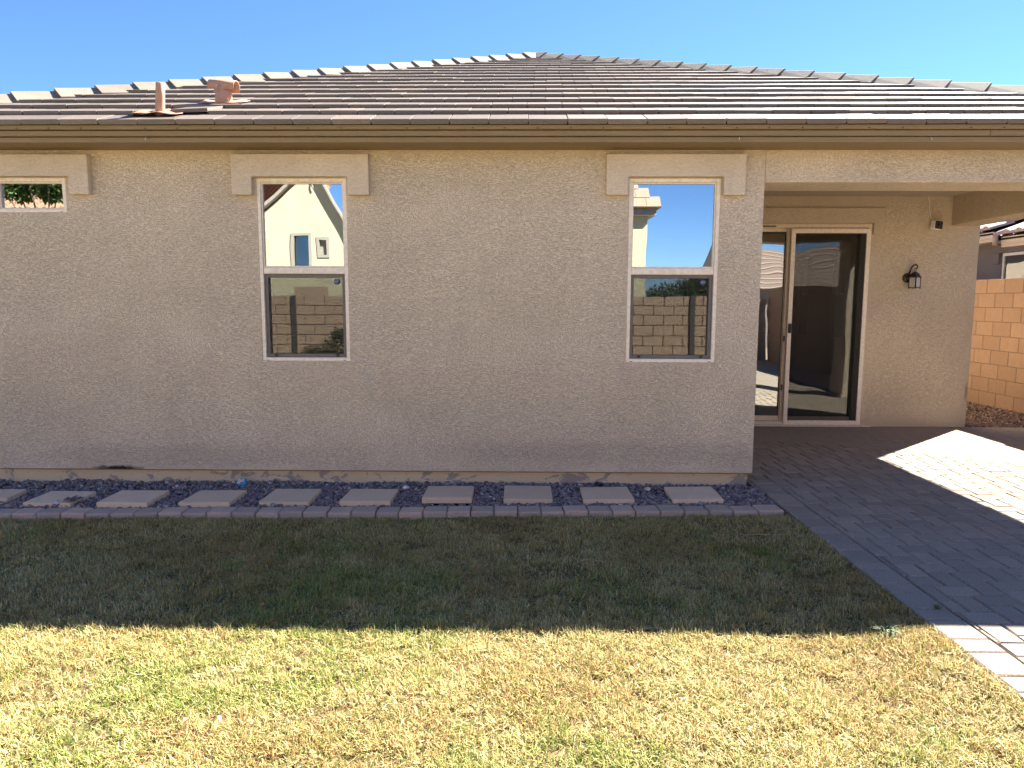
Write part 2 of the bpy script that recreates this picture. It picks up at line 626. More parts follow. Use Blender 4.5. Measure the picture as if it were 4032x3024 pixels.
def paver_mesh(name, lx, ly, mat, h=0.06, ch=0.008, jit=0.002):
    v, f = [], []
    g = 0.0040
    ring = lambda ins, z: [(-lx / 2 + ins, -ly / 2 + ins, z), (lx / 2 - ins, -ly / 2 + ins, z), (lx / 2 - ins, ly / 2 - ins, z), (-lx / 2 + ins, ly / 2 - ins, z)]
    for ins, z in ((g, -h), (g, -ch), (g + ch, 0.0)):
        v += [(x + random.uniform(-jit, jit), y + random.uniform(-jit, jit), zz) for x, y, zz in ring(ins, z)]
    for lvl in (0, 4):
        for k in range(4):
            k2 = (k + 1) % 4
            f.append((lvl + k, lvl + k2, lvl + 4 + k2, lvl + 4 + k))
    f.append((8, 9, 10, 11))
    me = bpy.data.meshes.new(name)
    me.from_pydata(v, [], f)
    me.materials.append(mat)
    return me


PL, PW = 0.2085, 0.134
flat_pavers = [paver_mesh('paver', PL, PW, M_paver) for _ in range(5)]
tall_pavers = [paver_mesh('paver', PW, PL, M_paver) for _ in range(5)]
half_pavers = {}
CAMX = lambda y: (y + 6.0)


def in_frame(x, y, z, pad=0.02):
    d = Vector((x, y, z)) - CAM
    w = d.dot(fwd)
    if w < 0.1:
        return False
    return abs(d.dot(rt) / w) < 0.7216 + pad and abs(d.dot(up) / w) < 0.5412 + pad


spots = []
PX0, PX1, PY0, PY1 = 2.236, 6.84, -5.1, 3.10
H0X, H0Y = 2.40, -1.757
for i in range(-60, 61):
    for j in range(-60, 61):
        bx = H0X + i * PL + j * PW
        by = H0Y + i * PL - j * PW
        for kind, (x0, x1, y0, y1) in (('flat', (bx, bx + PL, by - PW, by)), ('tall', (bx, bx + PW, by - PW - PL, by - PW))):
            xmin = 2.0 if y0 > 0.0 else PX0
            if x1 < xmin or x0 > PX1 or y1 < PY0 or y0 > PY1:
                continue
            cx0, cx1, cy0, cy1 = max(x0, xmin), min(x1, PX1), max(y0, PY0), min(y1, PY1)
            if cx1 - cx0 < 0.013 or cy1 - cy0 < 0.013:
                continue
            spots.append((kind if (cx1 - cx0 > x1 - x0 - 0.003 and cy1 - cy0 > y1 - y0 - 0.003) else 'cut', cx0, cx1, cy0, cy1))
y, k = -5.1, 0
while y < 0.20:      # soldier border along the lawn, long and short stones in turn
    w = (0.2045, 0.1315)[k % 2]
    off = 0.0
    spots.append(('cut', 2.035, 2.233, y + off, min(y + w, 0.26)))
    y += w
    k += 1


def visible_paver(s):
    x, y = (s[1] + s[2]) / 2, (s[3] + s[4]) / 2
    if not in_frame(x, y, 0):
        return False
    if y > 0:        # hidden behind the house corner
        t = (0.0 - CAM.y) / (y - CAM.y)
        if x * t < 1.97:
            return False
    return True


vis = [s for s in spots if visible_paver(s)]
vis.sort(key=lambda s: (s[1] - CAM.x) ** 2 + (s[3] - CAM.y) ** 2)
singles = set(map(id, vis[:300]))
rest = MB()
for s in spots:
    kind, x0, x1, y0, y1 = s
    cx, cy = (x0 + x1) / 2, (y0 + y1) / 2
    if id(s) in singles:
        if kind == 'flat':
            me = random.choice(flat_pavers)
        elif kind == 'tall':
            me = random.choice(tall_pavers)
        else:
            me = paver_mesh('paver', x1 - x0, y1 - y0, M_paver)
        link('paver', me, patio, (cx + random.uniform(-.001, .001), cy + random.uniform(-.001, .001), random.uniform(-.002, .001)),
             (random.uniform(-.006, .006), random.uniform(-.006, .006), random.uniform(-.008, .008)))
    else:
        g = 0.004
        rest.box(x0 + g, x1 - g, y0 + g, y1 - g, -0.06, random.uniform(-.002, .0))
M_paver_far = concrete_mat('paver_concrete_far', (0.42, 0.355, 0.285), 0.0, 0.80, 0.92, 1.0, None, 0.2, 0.7)
tag(rest.obj('outer_pavers', M_paver_far, patio), kind='stuff')

# ------------------------------------------------------------------ house
house = thing('house', 'tan stucco single storey house with brown hip roof and covered patio', 'house', (0, 0, 0))
XC, YB = 1.972, 3.114           # corner of the front wall, plane of the patio wall
XR, XL, YE, ZE, SL = 5.98, -5.62, -0.36, 2.975, 0.403
ZEAVE = 2.822
WIN = [(-2.2244, -2.2244 + 0.757, 1.0767, 2.6007), (0.8627, 0.8627 + 0.757, 1.0767, 2.6007)]
WIN0 = (-4.43, -3.815, 2.314, 2.603)
ops = [(a + .006, b - .006, c + .006, d - .006) for a, b, c, d in WIN + [WIN0]]
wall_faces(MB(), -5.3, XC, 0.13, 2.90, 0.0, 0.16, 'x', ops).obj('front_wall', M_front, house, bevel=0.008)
MB().box(-5.27, 1.937, 0.032, 0.14, -0.15, 0.1295).obj('stem_wall', M_stem, house)
MB().box(-5.3, XC + .001, -0.002, 0.03, 0.122, 0.1295).obj('weep_screed', M_fascia, house)
# recess side wall: face at X = XC
wall_faces(MB(), 0.1602, YB + .2, -0.05, 2.95, 1.83, XC - 0.0005, 'y').obj('recess_wall', M_patio_wall, house)
DOOR = (2.50, 4.352, 0.012, 2.56)
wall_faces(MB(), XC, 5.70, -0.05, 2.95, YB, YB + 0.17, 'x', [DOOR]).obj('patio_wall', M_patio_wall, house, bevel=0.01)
SIDEW = [(6.42, 6.92, 0.955, 2.50), (7.98, 8.42, 0.935, 2.50)]
wall_faces(MB(), YB + .171, 12.5, -0.05, 2.95, 5.53, 5.699, 'y', SIDEW).obj('side_wall', M_patio_wall, house)
for a_, b_, c_, d_ in SIDEW:
    fr_ = frame_ring(MB(), a_ + .003, b_ - .003, c_ + .003, d_ - .003, .035, 0.05, .12)
    fr_.box(a_ + .04, b_ - .04, .06, .11, 1.70, 1.75)
    fr_.v = [(5.53 + y_, x_, z_) for x_, y_, z_ in fr_.v]
    fo_ = fr_.obj('window', M_frame, house)
    MB().box(5.545, 5.547, a_ + .01, b_ - .01, c_ + .02, 1.72).obj('blind', M_blind, fo_)
    MB().box(5.61, 5.615, a_ + .039, b_ - .039, c_ + .039, 1.699).obj('pane', M_dimglass, fo_)
    MB().box(5.61, 5.615, a_ + .039, b_ - .039, 1.751, d_ - .039).obj('pane', M_dimglass, fo_)
wall_faces(MB(), 0.161, 12.5, -0.05, 2.95, -5.3, -5.14, 'y').obj('far_side_wall', M_patio_wall, house)
IW = [(5.0, 5.73, 0.92, 2.45), (6.1, 6.4, 0.9, 2.45)]
REARW = []
wall_faces(MB(), -5.14, 5.53, -0.05, 2.95, 8.5, 8.64, 'x', REARW).obj('rear_wall', M_room, house)
# porch beams, post and ceiling
MB().box(XC + .002, 5.334, 0.002, 0.46, 2.565, 2.94).obj('porch_header', M_front, house, bevel=0.012)
MB().box(5.336, 5.70, 0.003, YB - .002, 2.543, 2.94).obj('porch_beam', M_patio_wall, house, bevel=0.012)
MB().box(5.335, 5.698, 0.004, 0.44, -0.05, 2.5425).obj('porch_post', M_patio_wall, house, bevel=0.012)
MB().box(XC, 5.335, 0.461, YB - .001, 2.90, 2.93).obj('porch_ceiling', M_ceiling, house)
# rooms behind the glass
MB().box(-5.13, 5.52, 0.17, 8.49, 2.745, 2.765, Matrix.Identity(4)).obj('inner_ceiling', M_room, house) if False else None
mbc = MB()
mbc.box(-5.13, 1.825, 0.165, 8.49, 2.74, 2.76)
mbc.box(1.985, 5.52, YB + .18, 8.49, 2.74, 2.76)
mbc.obj('inner_ceiling', M_room, house)
mbf = MB()
mbf.box(-5.13, 1.825, 0.165, 8.49, 0.02, 0.05)
mbf.box(1.985, 5.52, YB + .18, 8.49, -0.02, 0.01)
mbf.obj('inner_floor', M_roomfloor, house)
mbp = MB()
mbp.box(1.84, 1.96, YB + .21, 8.49, 0.05, 2.74)
mbp.box(-5.13, 1.83, 3.4, 3.5, 0.05, 2.74)
mbp.box(-1.0, -0.9, 0.165, 3.39, 0.05, 2.74)
mbp.box(-3.4, -3.3, 0.165, 3.39, 0.05, 2.74)
mbp.obj('partition', M_room, house)

# eave boards
YF = -0.30
MB().box(XL + .1, XR - .1, YF + .012, -0.001, ZEAVE, ZEAVE + 0.016).obj('soffit', M_fascia, house)
MB().box(XL + .08, XR - .08, YF - .020, YF + .012, 2.8147, 2.8545).obj('fascia_board', M_fascia, house, bevel=0.003, seg=1)
fb = MB().box(XL + .07, 3.555, YF - .045, YF + .010, 2.8585, 2.8985).obj('fascia_board', M_fascia, house, bevel=0.003, seg=1)
MB().box(3.557, XR - .07, YF - .0465, YF + .010, 2.8585, 2.8985).obj('fascia_board', M_fascia, house, bevel=0.003, seg=1)
MB().box(XL + .06, XR - .06, YF - .072, YF + .008, 2.9025, 2.936).obj('drip_edge', M_fascia, house, bevel=0.003, seg=1)
for xa, xb in ((5.70, XR - .08), (XL + .08, -5.30)):
    MB().box(xa + .001, xb, 0.0, 12.8, ZEAVE, 2.95).obj('side_soffit', M_fascia, house)
nail = MB().tube([(0, 0, 0), (0, -0.004, 0)], 0.005, 6).mesh('nail', M_black)
for k in range(36):
    x = -4.19 + 0.2525 * k
    if x < 4.2 and k not in (4, 12, 20, 29):
        link('nail', nail, house, (x + random.uniform(-.006, .006), YF - .072, 2.911))
hookm = MB().tube([(0, 0, 0.012), (0, -0.02, 0.012), (0, -0.028, 0.004), (0, -0.028, -0.012)], 0.0032, 6).mesh('gutter_hook', M_hook)
for x in (-2.945, 1.65, 3.113):
    link('gutter_hook', hookm, house, (x, YF - .020, 2.838))

# roof deck: hip roof with a short ridge running away from the viewer
XA, YA = (XL + XR) / 2, YE + (XR - XL) / 2
ZA = ZE + SL * (YA - YE)
YB2 = 8.2
dk = MB()
dz = -0.055
pts = [(XL, YE + .05, ZE + dz + .021), (XR, YE + .05, ZE + dz + .021), (XA, YA, ZA + dz), (XA, YB2, ZA + dz), (XR, YB2 + YA - YE, ZE + dz), (XL, YB2 + YA - YE, ZE + dz)]
pts2 = [(x, y, z - 0.03) for x, y, z in pts]
dk.v = pts + pts2
tops = [(0, 1, 2), (1, 4, 3, 2), (4, 5, 3), (5, 0, 2, 3)]
dk.f = tops + [tuple(i + 6 for i in reversed(t)) for t in tops] + [(0, 6, 7, 1), (1, 7, 10, 4), (4, 10, 11, 5), (5, 11, 6, 0)]
roof = dk.obj('roof', M_deck, house)
side = MB()
e = 0.03
side.quad((XR, YE, ZE + e), (XR, YB2 + YA - YE, ZE + e), (XA, YB2, ZA + e), (XA, YA, ZA + e))
side.quad((XL, YE, ZE + e), (XA, YA, ZA + e), (XA, YB2, ZA + e), (XL, YB2 + YA - YE, ZE + e))
side.quad((XL, YB2 + YA - YE, ZE + e), (XA, YB2, ZA + e), (XR, YB2 + YA - YE, ZE + e))
side.obj('roof_side_slope', M_tile, roof)

ANG = math.atan(SL)
TH = math.radians(4.7)
TW, EXP_Y = 0.3005, 0.336
EXP = EXP_Y / math.cos(ANG)


def tile_mesh(name, width, length, th, warp=0.0):
    w = width
    prof = [(0.000, 0.015), (0.006, 0.012), (0.006, 0.0), (w - 0.003, 0.0), (w - 0.003, 0.011), (w - 0.0020, 0.011),
            (w - 0.0016, th - 0.0005), (w - 0.0022, th), (0.006, th), (0.0, th - 0.005)]
    mb = MB()
    n = len(prof)
    bow = [random.uniform(-.0012, .0012) for _ in range(n)]
    mb.v = [(x, bow[i], z + warp * x) for i, (x, z) in enumerate(prof)] + [(x, length, z) for x, z in prof]
    mb.f = [tuple(range(n)), tuple(reversed(range(n, 2 * n)))]
    for i in range(n):
        j = (i + 1) % n
        mb.f.append((j, i, n + i, n + j))
    me = mb.mesh(name, M_tile)
    return me


tiles_a = [tile_mesh('roof_tile', TW, 0.44, 0.0290, random.uniform(-.005, .005)) for _ in range(6)]
tiles_eave = [tile_mesh('roof_tile', TW, 0.38, 0.038, random.uniform(-.006, .006)) for _ in range(4)]
tile_list = []
row_shift = [0.03, 0.165, 0.02, 0.19, 0.06, 0.21, 0.09, 0.235, 0.11, 0.255, 0.12, 0.28, 0.15, 0.03, 0.2, 0.07, 0.23, 0.1, 0.26, 0.1]
PIPES = [(-2.905, -0.10), (-2.632, 0.42)]
for row in range(0, 20):
    if row == 0:
        ry = -0.40
        n0, ang = -0.025, ANG - math.radians(1.3)
    else:
        ry = -0.131 + (row - 1) * EXP_Y
        n0, ang = 0.0055, ANG - TH * (1.0 - 0.28 * min(1.0, row / 12))
    zb = ZE + SL * (ry - YE) + n0 / math.cos(ANG)
    hw = (XR - XL) / 2 - max(0.0, ry - YE) - 0.02
    if hw < 0.2:
        continue
    x = XA - hw
    first = math.floor((x - row_shift[row]) / TW)
    k = first
    while True:
        tx = k * TW + row_shift[row]
        k += 1
        x0_, x1_ = max(tx, XA - hw), min(tx + TW, XA + hw)
        if tx > XA + hw:
            break
        if x1_ - x0_ < 0.07:
            continue
        tile_list.append((row, x0_, x1_, ry, zb, ang, x1_ - x0_ > TW - 0.002))
vis_t = [t for t in tile_list if in_frame((t[1] + t[2]) / 2, t[3], t[4], 0.03)]
vis_t.sort(key=lambda t: (t[0], abs(t[1])))
single_t = set(map(id, vis_t[:300]))
restt = MB()
for t in tile_list:
    row, x0_, x1_, ry, zb, ang, full = t
    rot = (ang + random.uniform(-.0025, .0025), random.uniform(-.002, .002), random.uniform(-.003, .003))
    loc = (x0_ + random.uniform(-.001, .001), ry + random.uniform(-.004, .004), zb + random.uniform(-.0008, .0008))
    if row == 1 and -3.12 < x0_ < -2.70:      # tiles lifted over the pipe flashing
        loc = (loc[0], loc[1] - 0.0, loc[2] + 0.012)
        rot = (rot[0], rot[1] - 0.03, rot[2])
    if id(t) in single_t:
        me = (random.choice(tiles_eave) if row == 0 else random.choice(tiles_a)) if full else tile_mesh('roof_tile', x1_ - x0_, 0.44 if row else 0.40, 0.038 if row == 0 else 0.0290)
        link('roof_tile', me, roof, loc, rot)
    else:
        src = tile_mesh('tmp', x1_ - x0_, 0.44 if row else 0.40, 0.038 if row == 0 else 0.0290, random.uniform(-.006, .006))
        mt = Matrix.Translation(loc) @ Matrix.Rotation(rot[0], 4, 'X') @ Matrix.Rotation(rot[1], 4, 'Y') @ Matrix.Rotation(rot[2], 4, 'Z')
        b = len(restt.v)
        restt.v += [tuple(mt @ v.co) for v in src.vertices]
        restt.f += [tuple(b + i for i in p.vertices) for p in src.polygons]
        bpy.data.meshes.remove(src)
me = bpy.data.meshes.new('upper_tiles')
me.from_pydata(restt.v, [], restt.f)
me.materials.append(M_tile)
tag(link('upper_tiles', me, roof), kind='stuff')


def cap_mesh(name, length=0.42, wing=0.185, drop=0.60, th=0.026):
    prof = []
    a = drop
    outer = [(-wing * math.cos(a), -wing * math.sin(a)), (-0.012, -0.004), (0, 0), (0.012, -0.004), (wing * math.cos(a), -wing * math.sin(a))]
    inner = [(p[0] * 0.985, p[1] - th) for p in outer]
    poly = outer + inner[::-1]
    mb = MB()
    n = len(poly)
    mb.v = [(0, p[0], p[1]) for p in poly] + [(length, p[0] * 0.90, p[1] - 0.0) for p in poly]
    q = n // 2
    for i in range(q - 1):
        mb.f.append((i, i + 1, n - 2 - i, n - 1 - i))
        mb.f.append((n + n - 1 - i, n + n - 2 - i, n + i + 1, n + i))
    for i in range(n):
        j = (i + 1) % n
        mb.f.append((j, i, n + i, n + j))
    return mb.mesh(name, M_cap)


caps = [cap_mesh('hip_cap') for _ in range(1)]
hip_len = math.sqrt(2 + SL * SL)
for sgn, x0_ in ((1, XL), (-1, XR)):
    hd = Vector((sgn, 1, SL)) / hip_len
    yv = Vector((-1, sgn, 0)).normalized() if sgn > 0 else Vector((-1, -1, 0)).normalized()
    yv = Vector((0, 0, 1)).cross(hd).normalized()
    zv = hd.cross(yv).normalized()
    step = 0.358
    total = (XA - XL) * hip_len
    n = int(total / step)
    for k in range(n + 1):
        d = k * step + (0.02 if sgn > 0 else 0.10)
        if d > total - 0.02:
            continue
        p = Vector((x0_, YE, ZE)) + hd * d + zv * 0.095
        m = Matrix((hd, yv, zv)).transposed().to_4x4()
        m = m @ Matrix.Rotation(math.radians(4.0 + random.uniform(-.7, .7)), 4, 'Y') @ Matrix.Rotation(random.uniform(-.02, .02), 4, 'X')
        m.translation = p
        o = link('hip_cap', caps[0], roof)
        o.matrix_local = m
# plumbing vent pipe with its lead skirt
vp = MB().tube([(0, 0, -0.10), (0, 0, 0.02), (0.006, 0, 0.12), (0.012, 0, 0.215), (0.013, 0, 0.22)], [0.037, 0.036, 0.035, 0.034, 0.030], 14).obj('vent_pipe', M_vent, house, (-2.915, -0.15, 3.09), smooth=True)
fl = MB()
flz = lambda x, y: SL * y - 0.0 + 0.012 + 0.006 * math.sin(x * 31) + 0.004 * math.sin(y * 47)
gx = [-0.23 + 0.42 * i / 8 for i in range(9)]
gy = [-0.125 + 0.20 * j / 4 for j in range(5)]
for x in gx:
    for yy in gy:
        cut = -0.02 * abs(math.sin(x * 14)) if yy == gy[0] else 0
        fl.v.append((x, yy + cut, flz(x, yy) + max(0, 0.035 - 0.5 * abs(x)) * 0.5))
for i in range(8):
    for j in range(4):
        a = i * 5 + j
        fl.f.append((a, a + 5, a + 6, a + 1))
fo = fl.obj('flashing', M_vent, vp, (0, 0, -0.012), smooth=True)
fo.modifiers.new('thickness', 'SOLIDIFY').thickness = 0.003
# T-topped appliance vent
tv = MB().tube([(0, 0, -0.15), (0, 0, 0.02), (0, 0, 0.12)], [0.075, 0.070, 0.062], 18).obj('roof_vent', M_vent, house, (-2.632, 0.42, 3.335), smooth=True)
cp = MB()
seg = 12
for t in range(2):
    for i in range(seg + 1):
        a = PI * i / seg
        xx = -0.128 if t == 0 else 0.118
        rr_ = 0.056
        cp.v.append((xx, -math.cos(a) * rr_, 0.108 + math.sin(a) * rr_ + (0.0 if 0 < i < seg else -0.03)))
for i in range(seg):
    cp.f.append((i, i + 1, seg + 2 + i, seg + 1 + i))
co = cp.obj('vent_hood', M_vent, tv, (0, -0.005, 0), smooth=True)
co.rotation_euler = (0, math.radians(5), math.radians(-8))
co.modifiers.new('thickness', 'SOLIDIFY').thickness = 0.006
fl2 = MB()
for i in range(11):
    for j in range(4):
        x = -0.20 + 0.40 * i / 10
        yy = -0.09 + 0.18 * j / 3
        fl2.v.append((x, yy + 0.012 * math.sin(i * 2.3) * (j == 0), SL * yy + 0.020 + 0.006 * math.sin(x * 38 + j)))
for i in range(10):
    for j in range(3):
        a = i * 4 + j
        fl2.f.append((a, a + 4, a + 5, a + 1))
fo = fl2.obj('flashing', M_vent, tv, (0, 0, -0.035), smooth=True)
fo.modifiers.new('thickness', 'SOLIDIFY').thickness = 0.003


# ------------------------------------------------------------------ windows
def trim(x0, x1, i0, i1, zt, zi, zl, y=-0.060, name='window_surround'):
    poly = [(x0, zl), (i0, zl), (i0, zi), (i1, zi), (i1, zl), (x1, zl), (x1, zt), (x0, zt)]
    return MB().prism(poly, y, -0.0005, 'y').obj(name, M_trim, house, bevel=0.010)


trim(-2.405, -1.272, -2.238, -1.450, 2.783, 2.601, 2.454)
trim(0.672, 1.803, 0.852, 1.625, 2.782, 2.601, 2.455)
trim(-4.66, -3.590, -4.44, -3.757, 2.780, 2.604, 2.459)


def text_mesh(body, size, mat, name):
    cu = bpy.data.curves.new(name, 'FONT')
    cu.body = body
    cu.size = size
    cu.align_x = 'CENTER'
    cu.align_y = 'CENTER'
    cu.extrude = 0.0003
    o = bpy.data.objects.new('tmp', cu)
    C.objects.link(o)
    bpy.context.view_layer.update()
    me = bpy.data.meshes.new_from_object(o.evaluated_get(bpy.context.evaluated_depsgraph_get()))
    bpy.data.objects.remove(o)
    me.materials.clear()
    me.materials.append(mat)
    me.name = name
    return me


M_sticker = plain_mat('sticker_blue', (0.03, 0.06, 0.16), 0.4)
M_print = plain_mat('sticker_print', (0.5, 0.55, 0.62), 0.5)
adt = text_mesh('ADT', 0.020, M_print, 'lettering')


def tall_window(x0, x1, z0, z1):
    w = frame_ring(MB(), x0, x1, z0, z1, 0.034, 0.004, 0.075).obj('window', M_frame, house, bevel=0.004, seg=1)
    mb = MB()
    zm = z0 + 0.760
    mb.box(x0 + .0345, x1 - .0345, 0.012, 0.07, zm - 0.022, zm + 0.034)
    mb.obj('meeting_rail', M_frame, w, bevel=0.004, seg=1)
    frame_ring(MB(), x0 + .035, x1 - .035, zm + .035, z1 - .035, 0.010, 0.022, 0.065).obj('upper_sash', M_frame, w)
    MB().box(x0 + .0455, x1 - .0455, 0.040, 0.046, zm + .0455, z1 - .0455).obj('pane', M_glass, w)
    frame_ring(MB(), x0 + .035, x1 - .035, z0 + .035, zm - .023, 0.028, 0.052, 0.074).obj('lower_sash', M_frame, w)
    MB().box(x0 + .063, x1 - .063, 0.060, 0.066, z0 + .063, zm - .051).obj('pane', M_glass, w)
    sc = frame_ring(MB(), x0 + .0365, x1 - .0365, z0 + .037, zm - .0245, 0.027, 0.030, 0.044).obj('screen_frame', M_sframe, w, bevel=0.002, seg=1)
    MB().box(x0 + .063, x1 - .063, 0.0365, 0.0372, z0 + .063, zm - .050).obj('insect_screen', M_mesh, w)
    for xx in (x0 + 0.115, x1 - 0.115):
        MB().box(xx - .012, xx + .012, 0.020, 0.0295, z0 + .040, z0 + .062).obj('screen_tab', M_black, w)
    for xx in (x0 + 0.05, x1 - 0.05):
        MB().box(xx - .010, xx + .010, 0.0015, 0.0038, z0 + .008, z0 + .012).obj('weep_hole', M_black, w)
    sx, sz = x1 - .115, zm - .085
    oc = MB()
    oc.prism([(0.024 * math.cos(PI / 8 + k * PI / 4), 0.024 * math.sin(PI / 8 + k * PI / 4)) for k in range(8)], 0.0, 0.0006, 'y')
    oc.obj('sticker', M_sticker, w, (sx, 0.0355, sz))
    link('lettering', adt, w, (sx, 0.0352, sz), (PI / 2, 0, 0))
    return w


for q in WIN:
    tall_window(*q)
x0, x1, z0, z1 = WIN0
w0 = frame_ring(MB(), x0, x1, z0, z1, 0.034, 0.004, 0.075).obj('window', M_frame, house, bevel=0.004, seg=1)
frame_ring(MB(), x0 + .035, x1 - .035, z0 + .035, z1 - .035, 0.010, 0.022, 0.065).obj('sash', M_frame, w0)
MB().box(x0 + .0455, x1 - .0455, 0.040, 0.046, z0 + .0455, z1 - .0455).obj('pane', M_glass, w0)
MB().box(x1 - .06, x1 - .044, 0.0015, 0.0038, z0 + .008, z0 + .012).obj('weep_hole', M_black, w0)

# ------------------------------------------------------------------ sliding door
dy = YB
trim_poly = [(2.25, 2.43), (2.47, 2.43), (2.47, 2.575), (4.365, 2.575), (4.365, 2.43), (4.505, 2.43), (4.505, 2.76), (2.25, 2.76)]
MB().prism(trim_poly, dy - 0.032, dy - .0005, 'y').obj('door_surround', M_patio_wall, house, bevel=0.010)
door = frame_ring(MB(), 2.502, 4.351, 0.013, 2.559, 0.045, dy - 0.012, dy + 0.12, 0.05, 0.045).obj('sliding_door', M_door, house, bevel=0.004, seg=1)
MB().box(2.45, 4.46, dy - 0.075, dy - .001, 0.0015, 0.022).obj('threshold', M_door, door, bevel=0.004, seg=1)
frame_ring(MB(), 2.548, 3.372, 0.064, 2.513, 0.058, dy + 0.055, dy + 0.095).obj('fixed_panel', M_door, door, bevel=0.003, seg=1)
MB().box(2.607, 3.313, dy + .073, dy + .079, 0.123, 2.454).obj('pane', M_doorglass, door)
MB().box(2.607, 3.313, dy + .0545, dy + .0548, 2.452, 2.470).obj('gasket', M_black, door)
MB().box(3.309, 3.3128, dy + .060, dy + .0728, 0.123, 2.453).obj('gasket', M_black, door)
frame_ring(MB(), 3.318, 4.305, 0.064, 2.513, 0.055, dy + 0.022, dy + 0.053).obj('sliding_panel', M_door, door, bevel=0.003, seg=1)
MB().box(3.374, 4.249, dy + .036, dy + .042, 0.120, 2.457).obj('pane', M_doorglass, door)
scd = frame_ring(MB(), 3.345, 4.330, 0.026, 2.498, 0.052, dy - 0.046, dy - 0.014).obj('screen_door', M_frame, door, bevel=0.004, seg=1)
MB().box(3.398, 4.277, dy - .0305, dy - .0298, 0.079, 2.445).obj('insect_screen', M_doormesh, door)
MB().box(4.215, 4.276, dy - .026, dy + .02, 0.080, 2.444).obj('inner_stile', M_sframe, door)
MB().box(3.352, 3.392, dy - .062, dy - .0465, 1.20, 1.32).obj('handle', M_black, door, bevel=0.006)
MB().box(3.362, 3.382, dy - .078, dy - .0625, 1.235, 1.285).obj('latch', M_black, door, bevel=0.004)
for z in (1.126, 0.498):
    MB().box(3.322, 3.340, dy + .012, dy + .0218, z - .036, z + .036).obj('bumper', M_black, door)
MB().box(2.9, 3.16, dy - .0128, dy - .0122, 2.525, 2.540).obj('head_slot', M_black, door)

# ------------------------------------------------------------------ wall lantern
M_bronze = plain_mat('oil_rubbed_bronze', (0.030, 0.022, 0.018), 0.4, 0.5)
M_lampglass = screen_mat('painted_glare_glass', 0.45, (0.75, 0.74, 0.70))  # white share painted in for the bright reflection on clear panes
lx, lz = 4.885, 1.80
lamp = thing('wall_lantern', 'dark bronze lantern with clear glass hung on the patio wall right of the sliding door', 'lantern', (4.865, dy, 1.90))
bp = MB()
prof = [(0.060, 0.0), (0.060, -0.008), (0.046, -0.016), (0.020, -0.024)]
for i in range(len(prof) - 1):
    for k in range(20):
        a0, a1 = 2 * PI * k / 20, 2 * PI * (k + 1) / 20
        (ra, ya), (rb, yb) = prof[i], prof[i + 1]
        bp.quad((ra * math.cos(a0), ya, ra * math.sin(a0)), (rb * math.cos(a0), yb, rb * math.sin(a0)), (rb * math.cos(a1), yb, rb * math.sin(a1)), (ra * math.cos(a1), ya, ra * math.sin(a1)))
bp.obj('backplate', M_bronze, lamp, (-0.035, 0, -0.005), smooth=True)
arm = [(-0.035, -0.02, 0.0), (-0.033, -0.035, 0.03), (-0.028, -0.05, 0.08), (-0.022, -0.07, 0.125), (-0.012, -0.10, 0.152), (0.0, -0.125, 0.155), (0.010, -0.142, 0.140), (0.012, -0.142, 0.118), (0.006, -0.130, 0.108), (0.0, -0.12, 0.118)]
MB().tube(arm, [0.011, 0.011, 0.010, 0.009, 0.009, 0.009, 0.008, 0.007, 0.007, 0.006], 8).obj('arm', M_bronze, lamp, smooth=True)
MB().tube([(0.014 * math.cos(t), -0.12, 0.092 + 0.016 * math.sin(t)) for t in [2 * PI * k / 12 for k in range(13)]], 0.003, 6).obj('ring', M_bronze, lamp, smooth=True)
rot45 = Matrix.Translation((0.0, -0.12, 0)) @ Matrix.Rotation(math.radians(28), 4, 'Z')
body = MB()
hw = 0.044
for a, b, z0_, z1_ in ((0.056, 0.056, -0.004, 0.004), (0.052, 0.034, 0.004, 0.034), (0.034, 0.038, 0.034, 0.040), (0.038, 0.010, 0.040, 0.068)):
    base = len(body.v)
    for r_, z_ in ((a, z0_), (b, z1_)):
        for sx, sy in ((-1, -1), (1, -1), (1, 1), (-1, 1)):
            body.v.append(tuple(rot45 @ Vector((sx * r_, sy * r_, z_))))
    for k in range(4):
        k2 = (k + 1) % 4
        body.f.append((base + k, base + k2, base + 4 + k2, base + 4 + k))
    body.f.append((base + 3, base + 2, base + 1, base))
    body.f.append((base + 4, base + 5, base + 6, base + 7))
body.tube([rot45 @ Vector((0, 0, 0.066)), rot45 @ Vector((0, 0, 0.078))], 0.005, 8)
body.obj('lamp_roof', M_bronze, lamp)
cage = MB()
for sx in (-1, 1):
    for sy in (-1, 1):
        cage.box(sx * hw - .005, sx * hw + .005, sy * hw - .005, sy * hw + .005, -0.124, -0.0042, rot45)
for z_ in (-0.132,):
    cage.box(-hw - .006, hw + .006, -hw - .006, hw + .006, z_, z_ + .0078, rot45)
for sx in (-1, 1):
    for sy in (-1, 1):
        cage.box(sx * hw - .004, sx * hw + .004, sy * hw - .004, sy * hw + .004, -0.142, -0.1325, rot45)
cage.obj('cage', M_bronze, lamp)
for k in range(4):
    mk = rot45 @ Matrix.Rotation(k * PI / 2, 4, 'Z')
    MB().box(-hw + .0055, hw - .0055, -hw - .001, -hw + .001, -0.1235, -0.0045, mk).obj('pane', M_lampglass, lamp)
MB().tube([rot45 @ Vector((0, 0, z_)) for z_ in (-0.124, -0.10, -0.085, -0.06, -0.04, -0.028)], [0.012, 0.012, 0.018, 0.024, 0.016, 0.004], 12).obj('bulb', M_white, lamp, smooth=True)

# ------------------------------------------------------------------ security camera
scm = thing('security_camera', 'small white camera with square black face and a thin cable up the patio wall', 'camera', (5.124, dy, 2.544))
mrot = Matrix.Translation((0, -0.055, 0.0)) @ Matrix.Rotation(math.radians(20), 4, 'Z') @ Matrix.Rotation(math.radians(5), 4, 'Y')


